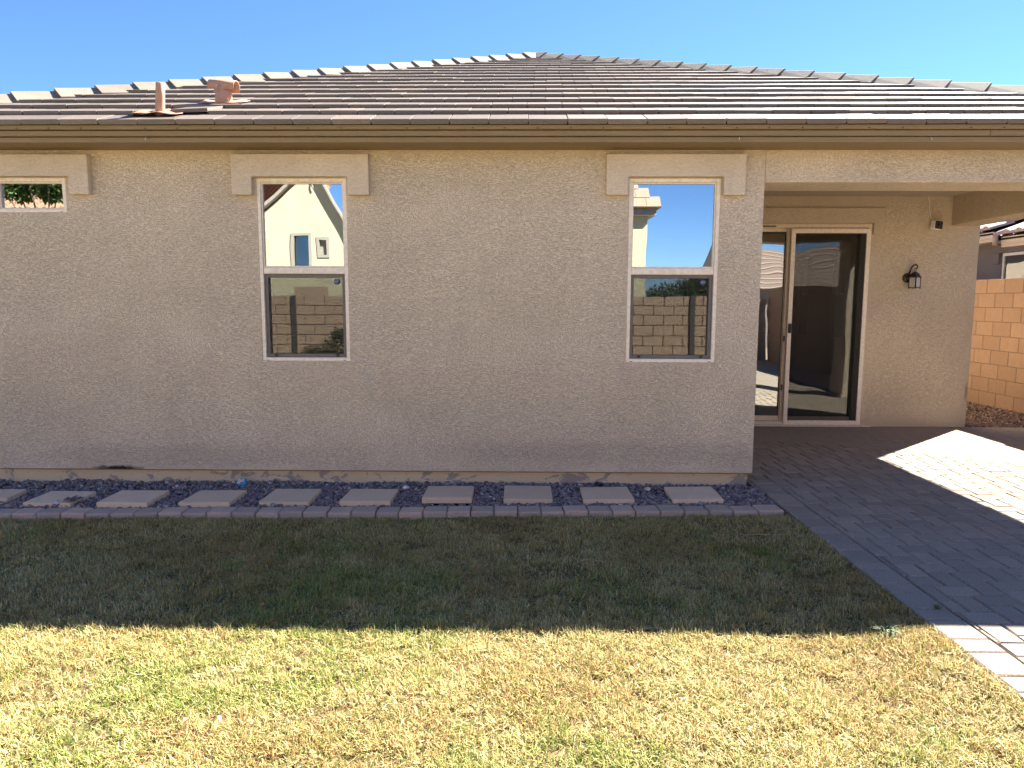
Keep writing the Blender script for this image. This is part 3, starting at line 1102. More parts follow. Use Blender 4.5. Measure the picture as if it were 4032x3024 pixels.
def rbox(mb, hx, hz, y0_, y1_, r, m):
    poly = []
    for cx_, cz_, a in ((hx - r, -hz + r, -PI / 2), (hx - r, hz - r, 0), (-hx + r, hz - r, PI / 2), (-hx + r, -hz + r, PI)):
        for k in range(5):
            t = a + PI / 2 * k / 4
            poly.append((cx_ + r * math.cos(t), cz_ + r * math.sin(t)))
    return mb.prism(poly, y0_, y1_, 'y', m)


rbox(MB(), 0.068, 0.056, -0.03, 0.03, 0.02, mrot).obj('camera_body', M_white, scm, bevel=0.004)
rbox(MB(), 0.060, 0.048, -0.0335, -0.0302, 0.014, mrot).obj('camera_face', M_black, scm)
MB().tube([mrot @ Vector((-0.01, -0.034, 0.0)), mrot @ Vector((-0.01, -0.037, 0.0))], 0.012, 14).obj('lens', plain_mat('lens_glass', (0.01, 0.01, 0.014), 0.1, 0.6), scm)
MB().tube([(-0.02, 0, -0.005), (-0.03, -0.03, -0.005), (-0.025, -0.052, -0.012)], 0.016, 10).obj('bracket', M_white, scm, smooth=True)
wire = [(-0.029, -0.012, 0.085), (-0.054, -0.005, 0.105), (-0.060, -0.005, 0.15), (-0.071, -0.006, 0.19), (-0.072, -0.005, 0.24), (-0.083, -0.005, 0.305), (-0.091, -0.004, 0.335), (-0.096, -0.006, 0.355)]
wire = [(-0.012, -0.03, 0.05)] + wire
MB().tube(wire, 0.004, 6).obj('cable', M_white, scm, smooth=True)

# ------------------------------------------------------------------ gravel strip, stepping stones, edging
STEPS = [
    [(-4.385, -.334), (-4.105, -.328), (-4.08, -.593), (-4.40, -.594)], [(-3.855, -.393), (-3.49, -.383), (-3.49, -.72), (-3.864, -.72)],
    [(-3.305, -.342), (-2.91, -.332), (-2.905, -.70), (-3.303, -.70)], [(-2.668, -.304), (-2.283, -.294), (-2.275, -.674), (-2.675, -.680)],
    [(-2.05, -.273), (-1.672, -.263), (-1.667, -.64), (-2.055, -.645)], [(-1.427, -.250), (-1.036, -.237), (-1.036, -.612), (-1.433, -.622)],
    [(-.796, -.162), (-.410, -.152), (-.402, -.535), (-.796, -.548)], [(-.154, -.114), (.241, -.103), (.239, -.519), (-.150, -.530)],
    [(.486, -.125), (.887, -.108), (.888, -.507), (.483, -.518)], [(1.200, -.091), (1.604, -.085), (1.596, -.487), (1.192, -.497)]]
STEP_LABELS = ['stepping stone cut off by the left edge of the photo', 'stepping stone half covered by spilled gravel at its right corner, below the burnt wall stain',
               'stepping stone just left of the one below the crumpled blue wrapper', 'stepping stone nearest the crumpled blue wrapper, at its left',
               'stepping stone under the left tall window, first right of the wrapper', 'stepping stone just right of the left tall window, set close to the edging',
               'pale greenish stepping stone standing highest out of the gravel, midway between the tall windows', 'stepping stone in the middle, second to the left of the right tall window',
               'stepping stone under the left side of the right tall window', 'stepping stone last in the row, beside the patio corner']
for i, q in enumerate(STEPS):
    cx = sum(p[0] for p in q) / 4
    cy = sum(p[1] for p in q) / 4
    mb = MB()
    zt = 0.034 + (0.012 if i == 6 else 0.0) + random.uniform(-.003, .003)
    poly = [(p[0] - cx, p[1] - cy) for p in reversed(q)]
    mb.prism(poly, -0.05, 0.0, 'z')
    o = mb.obj('stepping_stone', M_step, None, (cx, cy, zt), bevel=0.007)
    o.rotation_euler = (random.uniform(-.02, .02), random.uniform(-.015, .015), 0)
    tag(o, STEP_LABELS[i], 'stepping stone', 'stepping stones in the gravel strip')

edging = tag(MB().box(-6.2, 1.99, -0.03, 0.03, -0.12, -0.055).obj('edging', M_sand), kind='structure')
# bedding strip follows the stones
edging.data.transform(Matrix.Shear('XY', 4, (0, 0)) if False else Matrix.Identity(4))
edging.location = (0, EDGE(0) - 0.075, 0)
edging.rotation_euler = (0, 0, math.atan(0.039))
fj = [-2.021, -1.844, -1.665, -1.482, -1.301, -1.117, -0.944, -0.758, -0.576, -0.397, -0.22, -0.038, 0.139, 0.316, 0.5, 0.684, 0.862, 1.051, 1.237, 1.427, 1.612, 1.806, 2.006]
x = -2.021
while x > -6.0:
    x -= 0.181 + random.uniform(-.004, .004)
    fj.insert(0, x)
for a, b in zip(fj[:-1], fj[1:]):
    wx = b - a
    w2 = 0.150 + 0.004 * (a + 2)
    mb = MB()
    k1, k2 = random.uniform(-.006, .006), random.uniform(-.006, .006)
    g = 0.003
    # antique edging: slightly uneven, tumbled corners
    poly = [(-wx / 2 + g, -w2 / 2 + k1 * .4), (wx / 2 - g, -w2 / 2 + k2 * .4), (wx / 2 - g - k2 * .5, w2 / 2 + k1 * .3), (-wx / 2 + g - k2 * .5, w2 / 2)]
    mb.prism(poly, -0.085, 0.0, 'z')
    me = mb.mesh('edging_stone', M_edge, bevel=0.009, seg=1)
    xm = (a + b) / 2
    o = link('edging_stone', me)
    o.parent = edging
    o.matrix_parent_inverse = (Matrix.Translation(edging.location) @ Matrix.Rotation(edging.rotation_euler.z, 4, 'Z')).inverted()
    o.location = (xm, EDGE(xm) - 0.078, 0.004 + random.uniform(-.005, .005))
    o.rotation_euler = (random.uniform(-.02, .02), random.uniform(-.02, .02), math.atan(0.039) + random.uniform(-.02, .02))

# gravel: one mass of broken rock
ico = bmesh.new()
bmesh.ops.create_icosphere(ico, subdivisions=1, radius=1.0)
ICO_V = np.array([v.co[:] for v in ico.verts])
ico.verts.index_update()
ICO_F = np.array([[v.index for v in f.verts] for f in ico.faces])
ico.free()
M_gravel = attr_mat('gravel_rock', 'col', 0.85, 0.0, 0.25, 0.5)


def rock_mass(name, pts, sizes, palette, weights):
    n = len(pts)
    V = np.repeat(ICO_V[None], n, 0)
    for _ in range(3):       # chop each rock with random planes for broken faces
        d = rng.normal(size=(n, 1, 3))
        d /= np.linalg.norm(d, axis=2, keepdims=True)
        h = rng.uniform(0.35, 0.8, (n, 1))
        dot = (V * d).sum(2)
        V = V - d * np.clip(dot - h, 0, None)[..., None]
    V = V * rng.uniform(0.8, 1.2, (n, len(ICO_V), 1)) * rng.uniform(0.65, 1.25, (n, 1, 3)) * sizes[:, None, None]
    q = rng.normal(size=(n, 4))
    q /= np.linalg.norm(q, axis=1, keepdims=True)
    w, x, y, z = q.T
    Rm = np.stack([1 - 2 * (y * y + z * z), 2 * (x * y - z * w), 2 * (x * z + y * w), 2 * (x * y + z * w), 1 - 2 * (x * x + z * z), 2 * (y * z - x * w),
                   2 * (x * z - y * w), 2 * (y * z + x * w), 1 - 2 * (x * x + y * y)], 1).reshape(n, 3, 3)
    V = np.einsum('nij,nkj->nki', Rm, V)
    V[:, :, 2] *= 0.75
    V += pts[:, None, :]
    pal = np.array(palette)[rng.choice(len(palette), n, p=weights)] * rng.uniform(0.75, 1.25, (n, 1))
    cols = np.repeat(pal, len(ICO_V), 0)
    F = (ICO_F[None] + (np.arange(n) * len(ICO_V))[:, None, None]).reshape(-1)
    me = np_mesh(name, V.reshape(-1, 3), F, np.full(n * len(ICO_F), 3), M_gravel, cols)
    return tag(link(name, me), kind='stuff')


def inside_step(x, y, pad):
    out = np.zeros(len(x), bool)
    for q in STEPS:
        x0_, x1_ = min(p[0] for p in q) + pad, max(p[0] for p in q) - pad
        y0_, y1_ = min(p[1] for p in q) + pad, max(p[1] for p in q) - pad
        out |= (x > x0_) & (x < x1_) & (y > y0_) & (y < y1_)
    return out


n = 17000
gx_ = rng.uniform(-6.1, 2.06, n)
t_ = rng.random(n)
yb_ = EDGE(gx_) + 0.008
gy_ = yb_ + (0.035 - yb_) * t_
lim = 2.02 - 0.02 * (gx_ > 0)
keep = ~inside_step(gx_, gy_, 0.022) & ((gx_ < 1.93) | (gy_ < 0.0)) & (gx_ < 2.02)
gx_, gy_ = gx_[keep], gy_[keep]
hz = -0.028 + 0.035 * fbm(gx_, gy_, 2.2) + 0.022 * np.clip((gy_ + 0.14) / 0.16, 0, 1) + rng.uniform(-.008, .010, len(gx_))
spill = np.exp(-((gx_ + 3.55) ** 2 + (gy_ + 0.66) ** 2) / 0.02) * 0.03
sz = rng.uniform(0.011, 0.021, len(gx_)) * (1 + 0.5 * (rng.random(len(gx_)) > 0.95))
rock_mass('gravel', np.stack([gx_, gy_, hz + spill], 1), sz,
          [(0.27, 0.225, 0.235), (0.36, 0.28, 0.275), (0.18, 0.16, 0.18), (0.41, 0.27, 0.23), (0.33, 0.335, 0.31), (0.68, 0.62, 0.53), (0.50, 0.39, 0.33)],
          [.29, .23, .20, .11, .10, .03, .04])
# rocks that spilled onto the second stone
m_ = 45
sx_, sy_ = rng.normal(-3.525, 0.04, m_), rng.normal(-0.655, 0.04, m_)
rock_mass('gravel_spill', np.stack([sx_, sy_, np.full(m_, 0.042) + rng.uniform(0, .012, m_)], 1), rng.uniform(.008, .016, m_),
          [(0.20, 0.17, 0.185), (0.27, 0.215, 0.22), (0.28, 0.215, 0.19)], [.4, .4, .2])
tag(MB().box(-6.1, 1.93, -0.78, 0.03, -0.12, -0.045).obj('gravel_bed', M_sand), kind='structure')
tag(MB().box(5.705, 6.93, 3.105, 12.0, -0.12, -0.03).obj('side_yard_bed', M_sand), kind='structure')
n = 11000
ax_ = rng.uniform(5.72, 6.93, n)
ay_ = 3.11 + (9.0 - 3.11) * rng.random(n) ** 1.5
az_ = -0.02 + 0.03 * fbm(ax_, ay_, 2) + 0.10 * np.clip((ax_ - 6.5) / 0.5, 0, 1) * 0.7 + rng.uniform(-.008, .01, n)
rock_mass('side_yard_gravel', np.stack([ax_, ay_, az_], 1), rng.uniform(.010, .022, n),
          [(0.21, 0.13, 0.095), (0.27, 0.185, 0.14), (0.14, 0.09, 0.075), (0.36, 0.28, 0.22)], [.4, .3, .2, .1])

# ------------------------------------------------------------------ grass blades
M_grass = attr_mat('grass_blade', 'col', 0.6, 0.30, 0.25)


def grass(name, n, x0_, x1_, y0_, y1_, wide=1.0, length=(0.017, 0.042)):
    x = rng.uniform(x0_, x1_, n)
    y = rng.uniform(y0_, y1_, n)
    e_ = EDGE(x) - 0.150
    keep = (y < e_) & (x < 2.035)
    bare = fbm(x, y, 2.6, 4.0)
    gap = fbm(x, y, 12.0, 31.0)
    keep &= ~((gap < 0.40) & (rng.random(n) < 0.62))
    keep &= ~((bare < 0.30) & (rng.random(n) < 0.35))
    # a worn patch in the shaded lawn
    keep &= ~((((x - 0.18) / 0.22) ** 2 + ((y + 1.85) / 0.13) ** 2 < 1) & (rng.random(n) < 0.7))
    x, y = x[keep], y[keep]
    n = len(x)
    clump = fbm(x, y, 11.0, 13.0)
    tall = 0.45 * fbm(x, y, 3.4, 9.0) + 0.9 * np.clip((clump - 0.3) / 0.4, 0, 1) - 0.1
    green = fbm(x, y, 1.15, 2.0)
    fine = fbm(x, y, 6.0, 5.0)
    edge_dry = np.clip((x - 1.2) / 0.7, 0, 1) * 0.12
    g = np.clip((green + 0.35 * (fine - 0.5) - 0.56 - edge_dry) / 0.18, 0, 1)
    g = np.clip(g + 0.55 * np.exp(-(((x + 3.1) / 0.5) ** 2 + ((y + 2.85) / 0.2) ** 2)) + 0.5 * np.exp(-(((x + 0.6) / 0.35) ** 2 + ((y + 2.66) / 0.08) ** 2))
                + 0.6 * np.exp(-(((x - 1.55) / 0.2) ** 2 + ((y + 1.75) / 0.12) ** 2)), 0, 1)
    lay = rng.random(n)
    Ln = rng.uniform(length[0], length[1], n) * (0.65 + 0.7 * tall)
    Ln = np.where(lay > 0.965, Ln * 2.0, Ln)
    lean = rng.beta(1.6, 1.5, n) * 1.45                       # from upright to lying in the thatch
    lean = np.where(lay > 0.965, 1.35, lean)
    az = 2 * PI * 2.2 * fbm(x, y, 7.0, 21.0) + rng.normal(0, 1.7, n)
    curl = rng.uniform(-0.5, 1.0, n)
    w = rng.uniform(0.0010, 0.0023, n) * wide
    zb = soil_z(x, y) + 0.002 + rng.uniform(0, 0.012, n) * (lean > 0.8)
    dx, dyv = np.cos(az), np.sin(az)
    px, py = -dyv, dx
    tw = rng.uniform(-0.8, 0.8, n)
    l1, l2 = Ln * 0.55, Ln * 0.45
    a1, a2 = lean, np.clip(lean + curl, 0, 1.75)
    V = np.zeros((n, 5, 3))
    m1 = np.stack([x + dx * np.sin(a1) * l1, y + dyv * np.sin(a1) * l1, zb + np.cos(a1) * l1], 1)
    m2 = m1 + np.stack([dx * np.sin(a2) * l2, dyv * np.sin(a2) * l2, np.cos(a2) * l2], 1)
    b0 = np.stack([x, y, zb], 1)
    side = np.stack([px, py, tw * 0.6], 1) * w[:, None]
    V[:, 0], V[:, 1] = b0 - side, b0 + side
    V[:, 2], V[:, 3] = m1 + side * 0.85, m1 - side * 0.85
    V[:, 4] = m2
    idx = np.arange(n)[:, None] * 5
    F = np.concatenate([idx + np.array([[0, 1, 2, 3]]), idx + np.array([[3, 2, 4]])], 1).ravel()
    sizes = np.tile([4, 3], n)
    rust = np.clip((fbm(x, y, 1.9, 41.0) - 0.45) / 0.2, 0, 1)[:, None]
    isg = rng.random(n) < (0.21 + 0.55 * g)
    straw = np.array([[0.56, 0.47, 0.21], [0.66, 0.58, 0.32], [0.47, 0.345, 0.14], [0.30, 0.19, 0.08]])[rng.choice(4, n, p=[.4, .28, .22, .10])]
    grn = np.array([[0.28, 0.34, 0.085], [0.17, 0.245, 0.055], [0.40, 0.42, 0.13]])[rng.choice(3, n, p=[.45, .25, .30])]
    straw = straw * (1 - 0.5 * rust) + np.array([0.40, 0.26, 0.10]) * 0.5 * rust
    col = np.where(isg[:, None], grn, straw) * rng.uniform(0.75, 1.2, (n, 1))
    cols = np.repeat(col, 5, 0)
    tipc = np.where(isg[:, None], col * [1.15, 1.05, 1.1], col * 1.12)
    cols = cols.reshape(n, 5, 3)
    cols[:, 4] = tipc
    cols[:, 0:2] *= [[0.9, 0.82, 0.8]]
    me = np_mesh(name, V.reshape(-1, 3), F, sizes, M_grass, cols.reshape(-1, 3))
    return tag(link(name, me), 'short dry bermuda grass, straw coloured with green patches', None, None, 'stuff')


grass('grass', 640000, -4.6, 2.06, -4.1, -0.70)
rng = np.random.default_rng(5)
grass('outer_grass', 200000, -9.0, 2.06, -7.9, -4.1, wide=3.2)
# a few greener tufts: by the patio corner and in the paver joint
weed_me = None


def tuft(name, label, loc, n, h, spread, cat='weed'):
    mb = MB()
    for _ in range(n):
        a = random.uniform(0, 2 * PI)
        ln = random.uniform(.7, 1.2) * h
        b = Vector((random.uniform(-1, 1) * spread * .3, random.uniform(-1, 1) * spread * .3, 0))
        d = Vector((math.cos(a), math.sin(a), 0))
        p1 = b + d * spread * .4 + Vector((0, 0, ln * .6))
        p2 = b + d * spread + Vector((0, 0, ln * random.uniform(.5, 1)))
        s = Vector((-d.y, d.x, 0)) * 0.0018
        i = len(mb.v)
        mb.v += [tuple(b - s), tuple(b + s), tuple(p1 + s), tuple(p1 - s), tuple(p2)]
        mb.f += [(i, i + 1, i + 2, i + 3), (i + 3, i + 2, i + 4)]
    return tag(mb.obj(name, M_weed, None, loc), label, cat)


M_weed = plain_mat('weed_leaf', (0.10, 0.15, 0.05), 0.6)
tuft('weed', 'small green weed growing from a joint between the shaded pavers', (2.177, -2.407, -0.004), 22, 0.035, 0.03)
tuft('weed', 'pale green weed in the lawn edge where the shadow meets the patio', (1.80, -2.64, -0.04), 60, 0.06, 0.075)


# ------------------------------------------------------------------ litter
def leaf(name, label, loc, rz, ln, wd, col, cat, fold=0.3):
    mb = MB()
    m = 6
    for i in range(m + 1):
        t = i / m
        w = wd * math.sin(PI * min(1, t * 0.95 + 0.03)) ** 0.8
        x = (t - .5) * ln
        z = 0.012 * math.sin(t * 3)
        mb.v += [(x, -w / 2, z + fold * w * .5), (x, 0, z), (x, w / 2, z + fold * w * .5)]
    for i in range(m):
        a = i * 3
        mb.f += [(a, a + 3, a + 4, a + 1), (a + 1, a + 4, a + 5, a + 2)]
    o = mb.obj(name, plain_mat(name + '_colour', col, 0.7), None, loc)
    o.rotation_euler = (0.1, 0.15, rz)
    o.modifiers.new('thickness', 'SOLIDIFY').thickness = 0.0012
    return tag(o, label, cat)


leaf('paper_scrap', 'white sliver of paper lying on the sunlit lawn, lower left', (-1.156, -3.467, -0.002), -1.0, 0.040, 0.013, (0.80, 0.79, 0.76), 'litter', 0.1)
leaf('dry_leaf', 'brown curled leaf on the sunlit lawn beside the white paper scrap', (-1.279, -3.486, -0.006), 1.4, 0.035, 0.02, (0.38, 0.21, 0.10), 'leaf', 0.6)
leaf('dry_leaf', 'tan leaf standing out in the shaded lawn left of the bare patch', (0.035, -1.70, -0.004), 1.2, 0.03, 0.016, (0.52, 0.38, 0.24), 'leaf', 0.5)
leaf('dry_leaf', 'orange brown leaf just inside the shadow edge of the lawn', (-1.36, -2.45, -0.004), 0.5, 0.034, 0.016, (0.42, 0.22, 0.09), 'leaf', 0.5)
M_twig = plain_mat('twig_bark', (0.40, 0.30, 0.20), 0.8)
tag(MB().tube([(0, 0, 0), (.05, .006, .004), (.09, -.012, .006), (.16, -.03, .0)], [.003, .003, .0025, .0015], 6).obj('twig', M_twig, None, (0.36, -1.76, 0.0)), 'thin pale twig on the shaded lawn right of the bare patch', 'twig')
tag(MB().tube([(0, 0, 0), (.10, .012, .006), (.22, .02, .002), (.30, .016, .004)], [.0025, .0025, .002, .0014], 6).obj('twig', M_twig, None, (1.52, -1.26, 0.0)), 'long thin twig on the shaded lawn close to the patio edge', 'twig')
# crumpled wrapper
wb = bmesh.new()
bmesh.ops.create_icosphere(wb, subdivisions=3, radius=0.034)
for v in wb.verts:
    n_ = v.co.normalized()
    k_ = 1 + 0.22 * math.sin(n_.x * 9 + 1) * math.sin(n_.y * 11) + random.uniform(-.10, .10)
    v.co = Vector((n_.x * 1.3, n_.y * 0.8, n_.z * 1.1)) * 0.034 * k_
wme = bpy.data.meshes.new('wrapper')
wb.to_mesh(wme)
wb.free()
M_wrap, _nt, _out = new_mat('wrapper_print')
_c = ramp(_nt, noise(_nt, coords(_nt), 22, 1), [(0.46, (0.55, 0.56, 0.58)), (0.50, (0.05, 0.22, 0.46)), (0.62, (0.10, 0.36, 0.60))])
principled(_nt, _out, _c, 0.35, None, 0.5)
wme.materials.append(M_wrap)
o = link('crumpled_wrapper', wme, None, (-2.405, -0.085, 0.038))
o.rotation_euler = (0.3, 0.2, 0.5)
tag(o, 'crumpled blue and white wrapper on the gravel against the house base', 'litter')
bb = bmesh.new()
bmesh.ops.create_icosphere(bb, subdivisions=2, radius=0.03)
for v in bb.verts:
    v.co = Vector((v.co.x * 1.35, v.co.y * 0.8, v.co.z * 0.65)) * random.uniform(.88, 1.1)
bme = bpy.data.meshes.new('black_rock')
bb.to_mesh(bme)
bb.free()
bme.materials.append(plain_mat('black_gloss', (0.02, 0.02, 0.025), 0.25))
tag(link('black_rock', bme, None, (0.65, -0.045, 0.035)), 'glossy black lump on the gravel near the wall under the right tall window', 'rock')
for i, (x, y, c_, lb) in enumerate([(-3.62, -0.70, (0.52, 0.48, 0.42), 'white pebble on the spilled gravel by the second stepping stone'),
                                    (-0.985, -0.175, (0.62, 0.60, 0.56), 'white pebble in the gravel left of the highest stepping stone'),
                                    (1.05, -0.17, (0.55, 0.52, 0.47), 'pale pebble in the gravel between the two right stepping stones')]):
    pb = bmesh.new()
    bmesh.ops.create_icosphere(pb, subdivisions=2, radius=0.024)
    for v in pb.verts:
        v.co = Vector((v.co.x * 1.2, v.co.y, v.co.z * .75)) * random.uniform(.85, 1.1)
    pm = bpy.data.meshes.new('pebble')
    pb.to_mesh(pm)
    pb.free()
    pm.materials.append(plain_mat('pebble_stone', c_, 0.8))
    tag(link('pebble', pm, None, (x, y, 0.028)), lb, 'pebble', 'white pebbles in the gravel')


# ------------------------------------------------------------------ block walls
def block_mesh(name, lx, lz, mat, d=0.02):
    """Face of a concrete block in the YZ plane, facing -X, arrises softened."""
    mb = MB()
    g = 0.0062
    y0_, y1_, z0_, z1_ = g, lx - g, g * 0.55, lz - g * 0.55
    c_ = 0.005
    mb.v = [(d, y0_, z0_), (d, y1_, z0_), (d, y1_, z1_), (d, y0_, z1_), (c_, y0_, z0_), (c_, y1_, z0_), (c_, y1_, z1_), (c_, y0_, z1_),
            (0, y0_ + c_, z0_ + c_), (0, y1_ - c_, z0_ + c_), (0, y1_ - c_, z1_ - c_), (0, y0_ + c_, z1_ - c_)]
    for a in (0, 4):
        for k in range(4):
            k2 = (k + 1) % 4
            mb.f.append((a + k, a + k2, a + 4 + k2, a + 4 + k))
    mb.f.append((8, 9, 10, 11))
    return mb.mesh(name, mat)


XW, CRS, BL = 7.0, 0.2115, 0.392
bw = thing('block_wall', 'reddish brown concrete block wall beside the side yard gravel', 'wall', (XW, 5.0, 0))
bw.location = (0, 0, 0)
MB().box(XW + .004, XW + .15, -8.1, 14, -0.15, 1.936).obj('mortar_core', M_mortar, bw)
blocks = [block_mesh('block', BL, CRS, M_block) for _ in range(2)]
rest = MB()
TOP = 1.94
for c_ in range(10):
    zt = TOP - c_ * CRS
    y = -8.1 + (4.923 if c_ % 2 == 0 else 4.72) % BL
    y = (4.923 if c_ % 2 == 0 else 5.113) - 34 * BL
    while y < 13.6:
        z0_ = zt - CRS
        if y > -8.1:
            if 3.4 < y < 5.9:
                link('block', random.choice(blocks), bw, (XW - .001 + random.uniform(-.001, .001), y, z0_))
            else:
                rest.box(XW, XW + .02, y + .0045, y + BL - .0045, z0_ + .0045, zt - .0045)
        y += BL
tag(rest.obj('distant_blocks', M_block, bw), kind='stuff')
MB().box(XW - .0005, XW + .151, -8.1, 3.42, 1.9405, 1.99).obj('wall_step', M_block, bw)

# back wall of the yard, behind the viewer: seen in the window glass
M_block_back = concrete_mat('back_block_face', (0.39, 0.285, 0.20), 0.10, 0.30, 0.95)
yw = thing('yard_wall', 'tan block wall at the back of the yard, reflected in the lower window panes', 'wall', (0, -8.3, 0))
MB().box(-12, 6.99, -0.10, 0.085, -0.15, 1.69).obj('mortar_core', M_mortar, yw)
mbk = MB()
for c_ in range(9):
    z0_ = -0.10 + c_ * 0.2
    x = -12 + (0.2 if c_ % 2 else 0)
    while x < 6.95:
        mbk.box(x + .009, min(x + .391, 6.985), 0.085, 0.108, z0_ + .008, z0_ + .192)
        x += 0.4
tag(mbk.obj('block_courses', M_block_back, yw), kind='stuff')
MB().box(-4.60, -3.98, -0.11, 0.105, 1.69, 1.87).obj('wall_step', M_block_back, yw)
for x in (3.4, -4.62):
    MB().box(x - .05, x + .05, 0.101, 0.14, -0.1, 1.70).obj('post', plain_mat('dark_steel', (0.06, 0.05, 0.045), 0.6), yw)


# ------------------------------------------------------------------ foliage helper
M_leaf = attr_mat('leaf', 'col', 0.55, 0.25, 0.3)


def foliage(name, parent, centres, radii, n, size, cols, droop=0.3):
    k = rng.integers(0, len(centres), n)
    c_ = np.array(centres)[k]
    r_ = np.array(radii)[k][:, None]
    d = rng.normal(size=(n, 3))
    d /= np.linalg.norm(d, axis=1, keepdims=True)
    p = c_ + d * r_ * rng.random((n, 1)) ** 0.45 * [1, 1, 0.8]
    a = rng.normal(size=(n, 3)) + [0, 0, -droop]
    a /= np.linalg.norm(a, axis=1, keepdims=True)
    b = np.cross(a, rng.normal(size=(n, 3)))
    b /= np.linalg.norm(b, axis=1, keepdims=True)
    s = size * rng.uniform(.6, 1.3, (n, 1))
    V = np.stack([p, p + a * s * .5 + b * s * .22, p + a * s, p + a * s * .5 - b * s * .22], 1)
    F = (np.arange(n)[:, None] * 4 + np.arange(4)[None]).ravel()
    cc = np.array(cols)[rng.choice(len(cols), n)] * rng.uniform(.7, 1.25, (n, 1))
    me = np_mesh(name, V.reshape(-1, 3), F, np.full(n, 4), M_leaf, np.repeat(cc, 4, 0))
    return link(name, me, parent)


M_bark = plain_mat('bark', (0.16, 0.12, 0.085), 0.9)
GREENS = [(0.08, 0.15, 0.035), (0.13, 0.21, 0.05), (0.05, 0.09, 0.025)]
tr = thing('tree', 'feathery green tree behind the yard, reflected in the small high window', 'tree', (-8.3, -6.4, -0.05))
MB().tube([(0, 0, 0), (0.05, 0, 1.2), (-.05, .05, 2.2), (0.1, 0, 3.2)], [.10, .08, .06, .03], 8).obj('trunk', M_bark, tr, smooth=True)
lb_ = MB()
cent = []
for k in range(7):
    a = k * 0.9
    e_ = (math.cos(a) * random.uniform(.5, .95), math.sin(a) * random.uniform(.4, .8), random.uniform(3.55, 4.5))
    lb_.tube([(0, 0, 2.0 + .1 * k), (e_[0] * .5, e_[1] * .5, (2.2 + e_[2]) / 2), e_], [.022, .014, .006], 6)
    cent.append(e_)
lb_.obj('limb', M_bark, tr)
foliage('crown', tr, cent + [(-.45, 0, 3.55), (.15, .1, 3.5)], [0.45] * len(cent) + [.28, .22], 6500, 0.10, GREENS, 0.8)
sh = thing('shrub', 'dark leafy shrub before the yard wall, reflected low in the left tall window', 'shrub', (-3.95, -7.8, -0.05))
MB().tube([(0, 0, 0), (0.02, 0, .4), (0.1, 0, .7)], [.03, .02, .01], 6).obj('stem', M_bark, sh)
foliage('foliage', sh, [(0, 0, .55), (.25, .05, .75), (-.2, 0, .6), (.4, 0, .5), (.35, 0, .95)], [.28, .25, .22, .25, .18], 3500, 0.05, [(0.05, 0.07, 0.03), (0.08, 0.10, 0.035), (0.10, 0.08, 0.04)])


# ------------------------------------------------------------------ neighbours
def barrel_roof(name, parent, p0, ex, ey, nx, ny, mat, w=0.3, ln=0.4, r=0.095, kind=None):
    """S-tile field: p0 lower corner, ex along the eave, ey up the slope (unit vectors)."""
    ex, ey = Vector(ex).normalized(), Vector(ey).normalized()
    nz = ex.cross(ey).normalized()
    if nz.z < 0:
        nz = -nz
    mb = MB()
    seg = 6
    for j in range(ny):
        for i in range(nx):
            o0 = Vector(p0) + ex * (i * w) + ey * (j * ln)
            base = len(mb.v)
            for (t, lift) in ((0.0, 0.035), (ln * 1.12, 0.0)):
                for k in range(seg + 1):
                    a = PI * k / seg
                    mb.v.append(tuple(o0 + ex * (w * .33 - math.cos(a) * r) + ey * t + nz * (math.sin(a) * r * .8 + lift)))
                mb.v.append(tuple(o0 + ex * (w * .83) + ey * t + nz * (lift - 0.025)))
                mb.v.append(tuple(o0 + ex * (w * 1.03) + ey * t + nz * (lift)))
            m_ = seg + 3
            for k in range(m_ - 1):
                mb.f.append((base + k, base + k + 1, base + m_ + k + 1, base + m_ + k))
            mb.f.append(tuple(base + k for k in range(seg + 1)))      # closed barrel mouth
    o = mb.obj(name, mat, parent)
    if kind:
        o['kind'] = kind
    return o


nb = thing('neighbor_house', 'grey stucco house with barrel tile roof beyond the block wall on the right', 'house', (8.75, 6.0, 0))
nb.location = (0, 0, 0)
NX = 8.7
wall_faces(MB(), 2.0, 14.0, -0.1, 2.95, NX, NX + .15, 'y', [(4.6, 7.24, 0.9, 2.48)]).obj('wall', M_nstucco, nb, bevel=0.01)
MB().box(NX + .151, 14, 2.0, 14, -0.1, 2.9).obj('inner_mass', M_room, nb) if False else None
wn_ = frame_ring(MB(), 4.6, 7.24, 0.9, 2.48, .05, 0, .06)
wn_.v = [(NX + .02 + y, x, z) for x, y, z in wn_.v]
nw = wn_.obj('window', M_white, nb)
MB().box(NX + .045, NX + .052, 4.65, 7.19, .95, 2.43).obj('pane', glass_mat('neighbour_glass', 0.14, (0.6, 0.65, 0.63), 0.004), nw)
bl_ = MB()
for k in range(30):
    bl_.box(NX + .075, NX + .079, 4.66, 7.18, .955 + k * .049, .955 + k * .049 + .045)
bl_.obj('blind', plain_mat('blind_slat', (0.30, 0.35, 0.30), 0.7), nw)
MB().box(NX + .16, NX + 3.5, 2.2, 13.8, -0.1, -0.05).obj('inner_floor', M_roomfloor, nb)
MB().box(NX + 3.5, NX + 3.6, 2.2, 13.8, -0.1, 2.95).obj('inner_wall', M_room, nb)
MB().box(NX + .151, NX + 3.6, 2.0, 14, 2.951, 2.97).obj('inner_ceiling', M_room, nb)
mb = MB()
for (a0_, a1_, z0_, z1_) in ((4.4, 7.42, 2.49, 2.63), (7.26, 7.42, 2.28, 2.489), (4.4, 4.58, 2.28, 2.489)):
    mb.box(NX - .04, NX - .0005, a0_, a1_, z0_, z1_)
mb.obj('window_surround', M_nstucco, nb, bevel=.01)
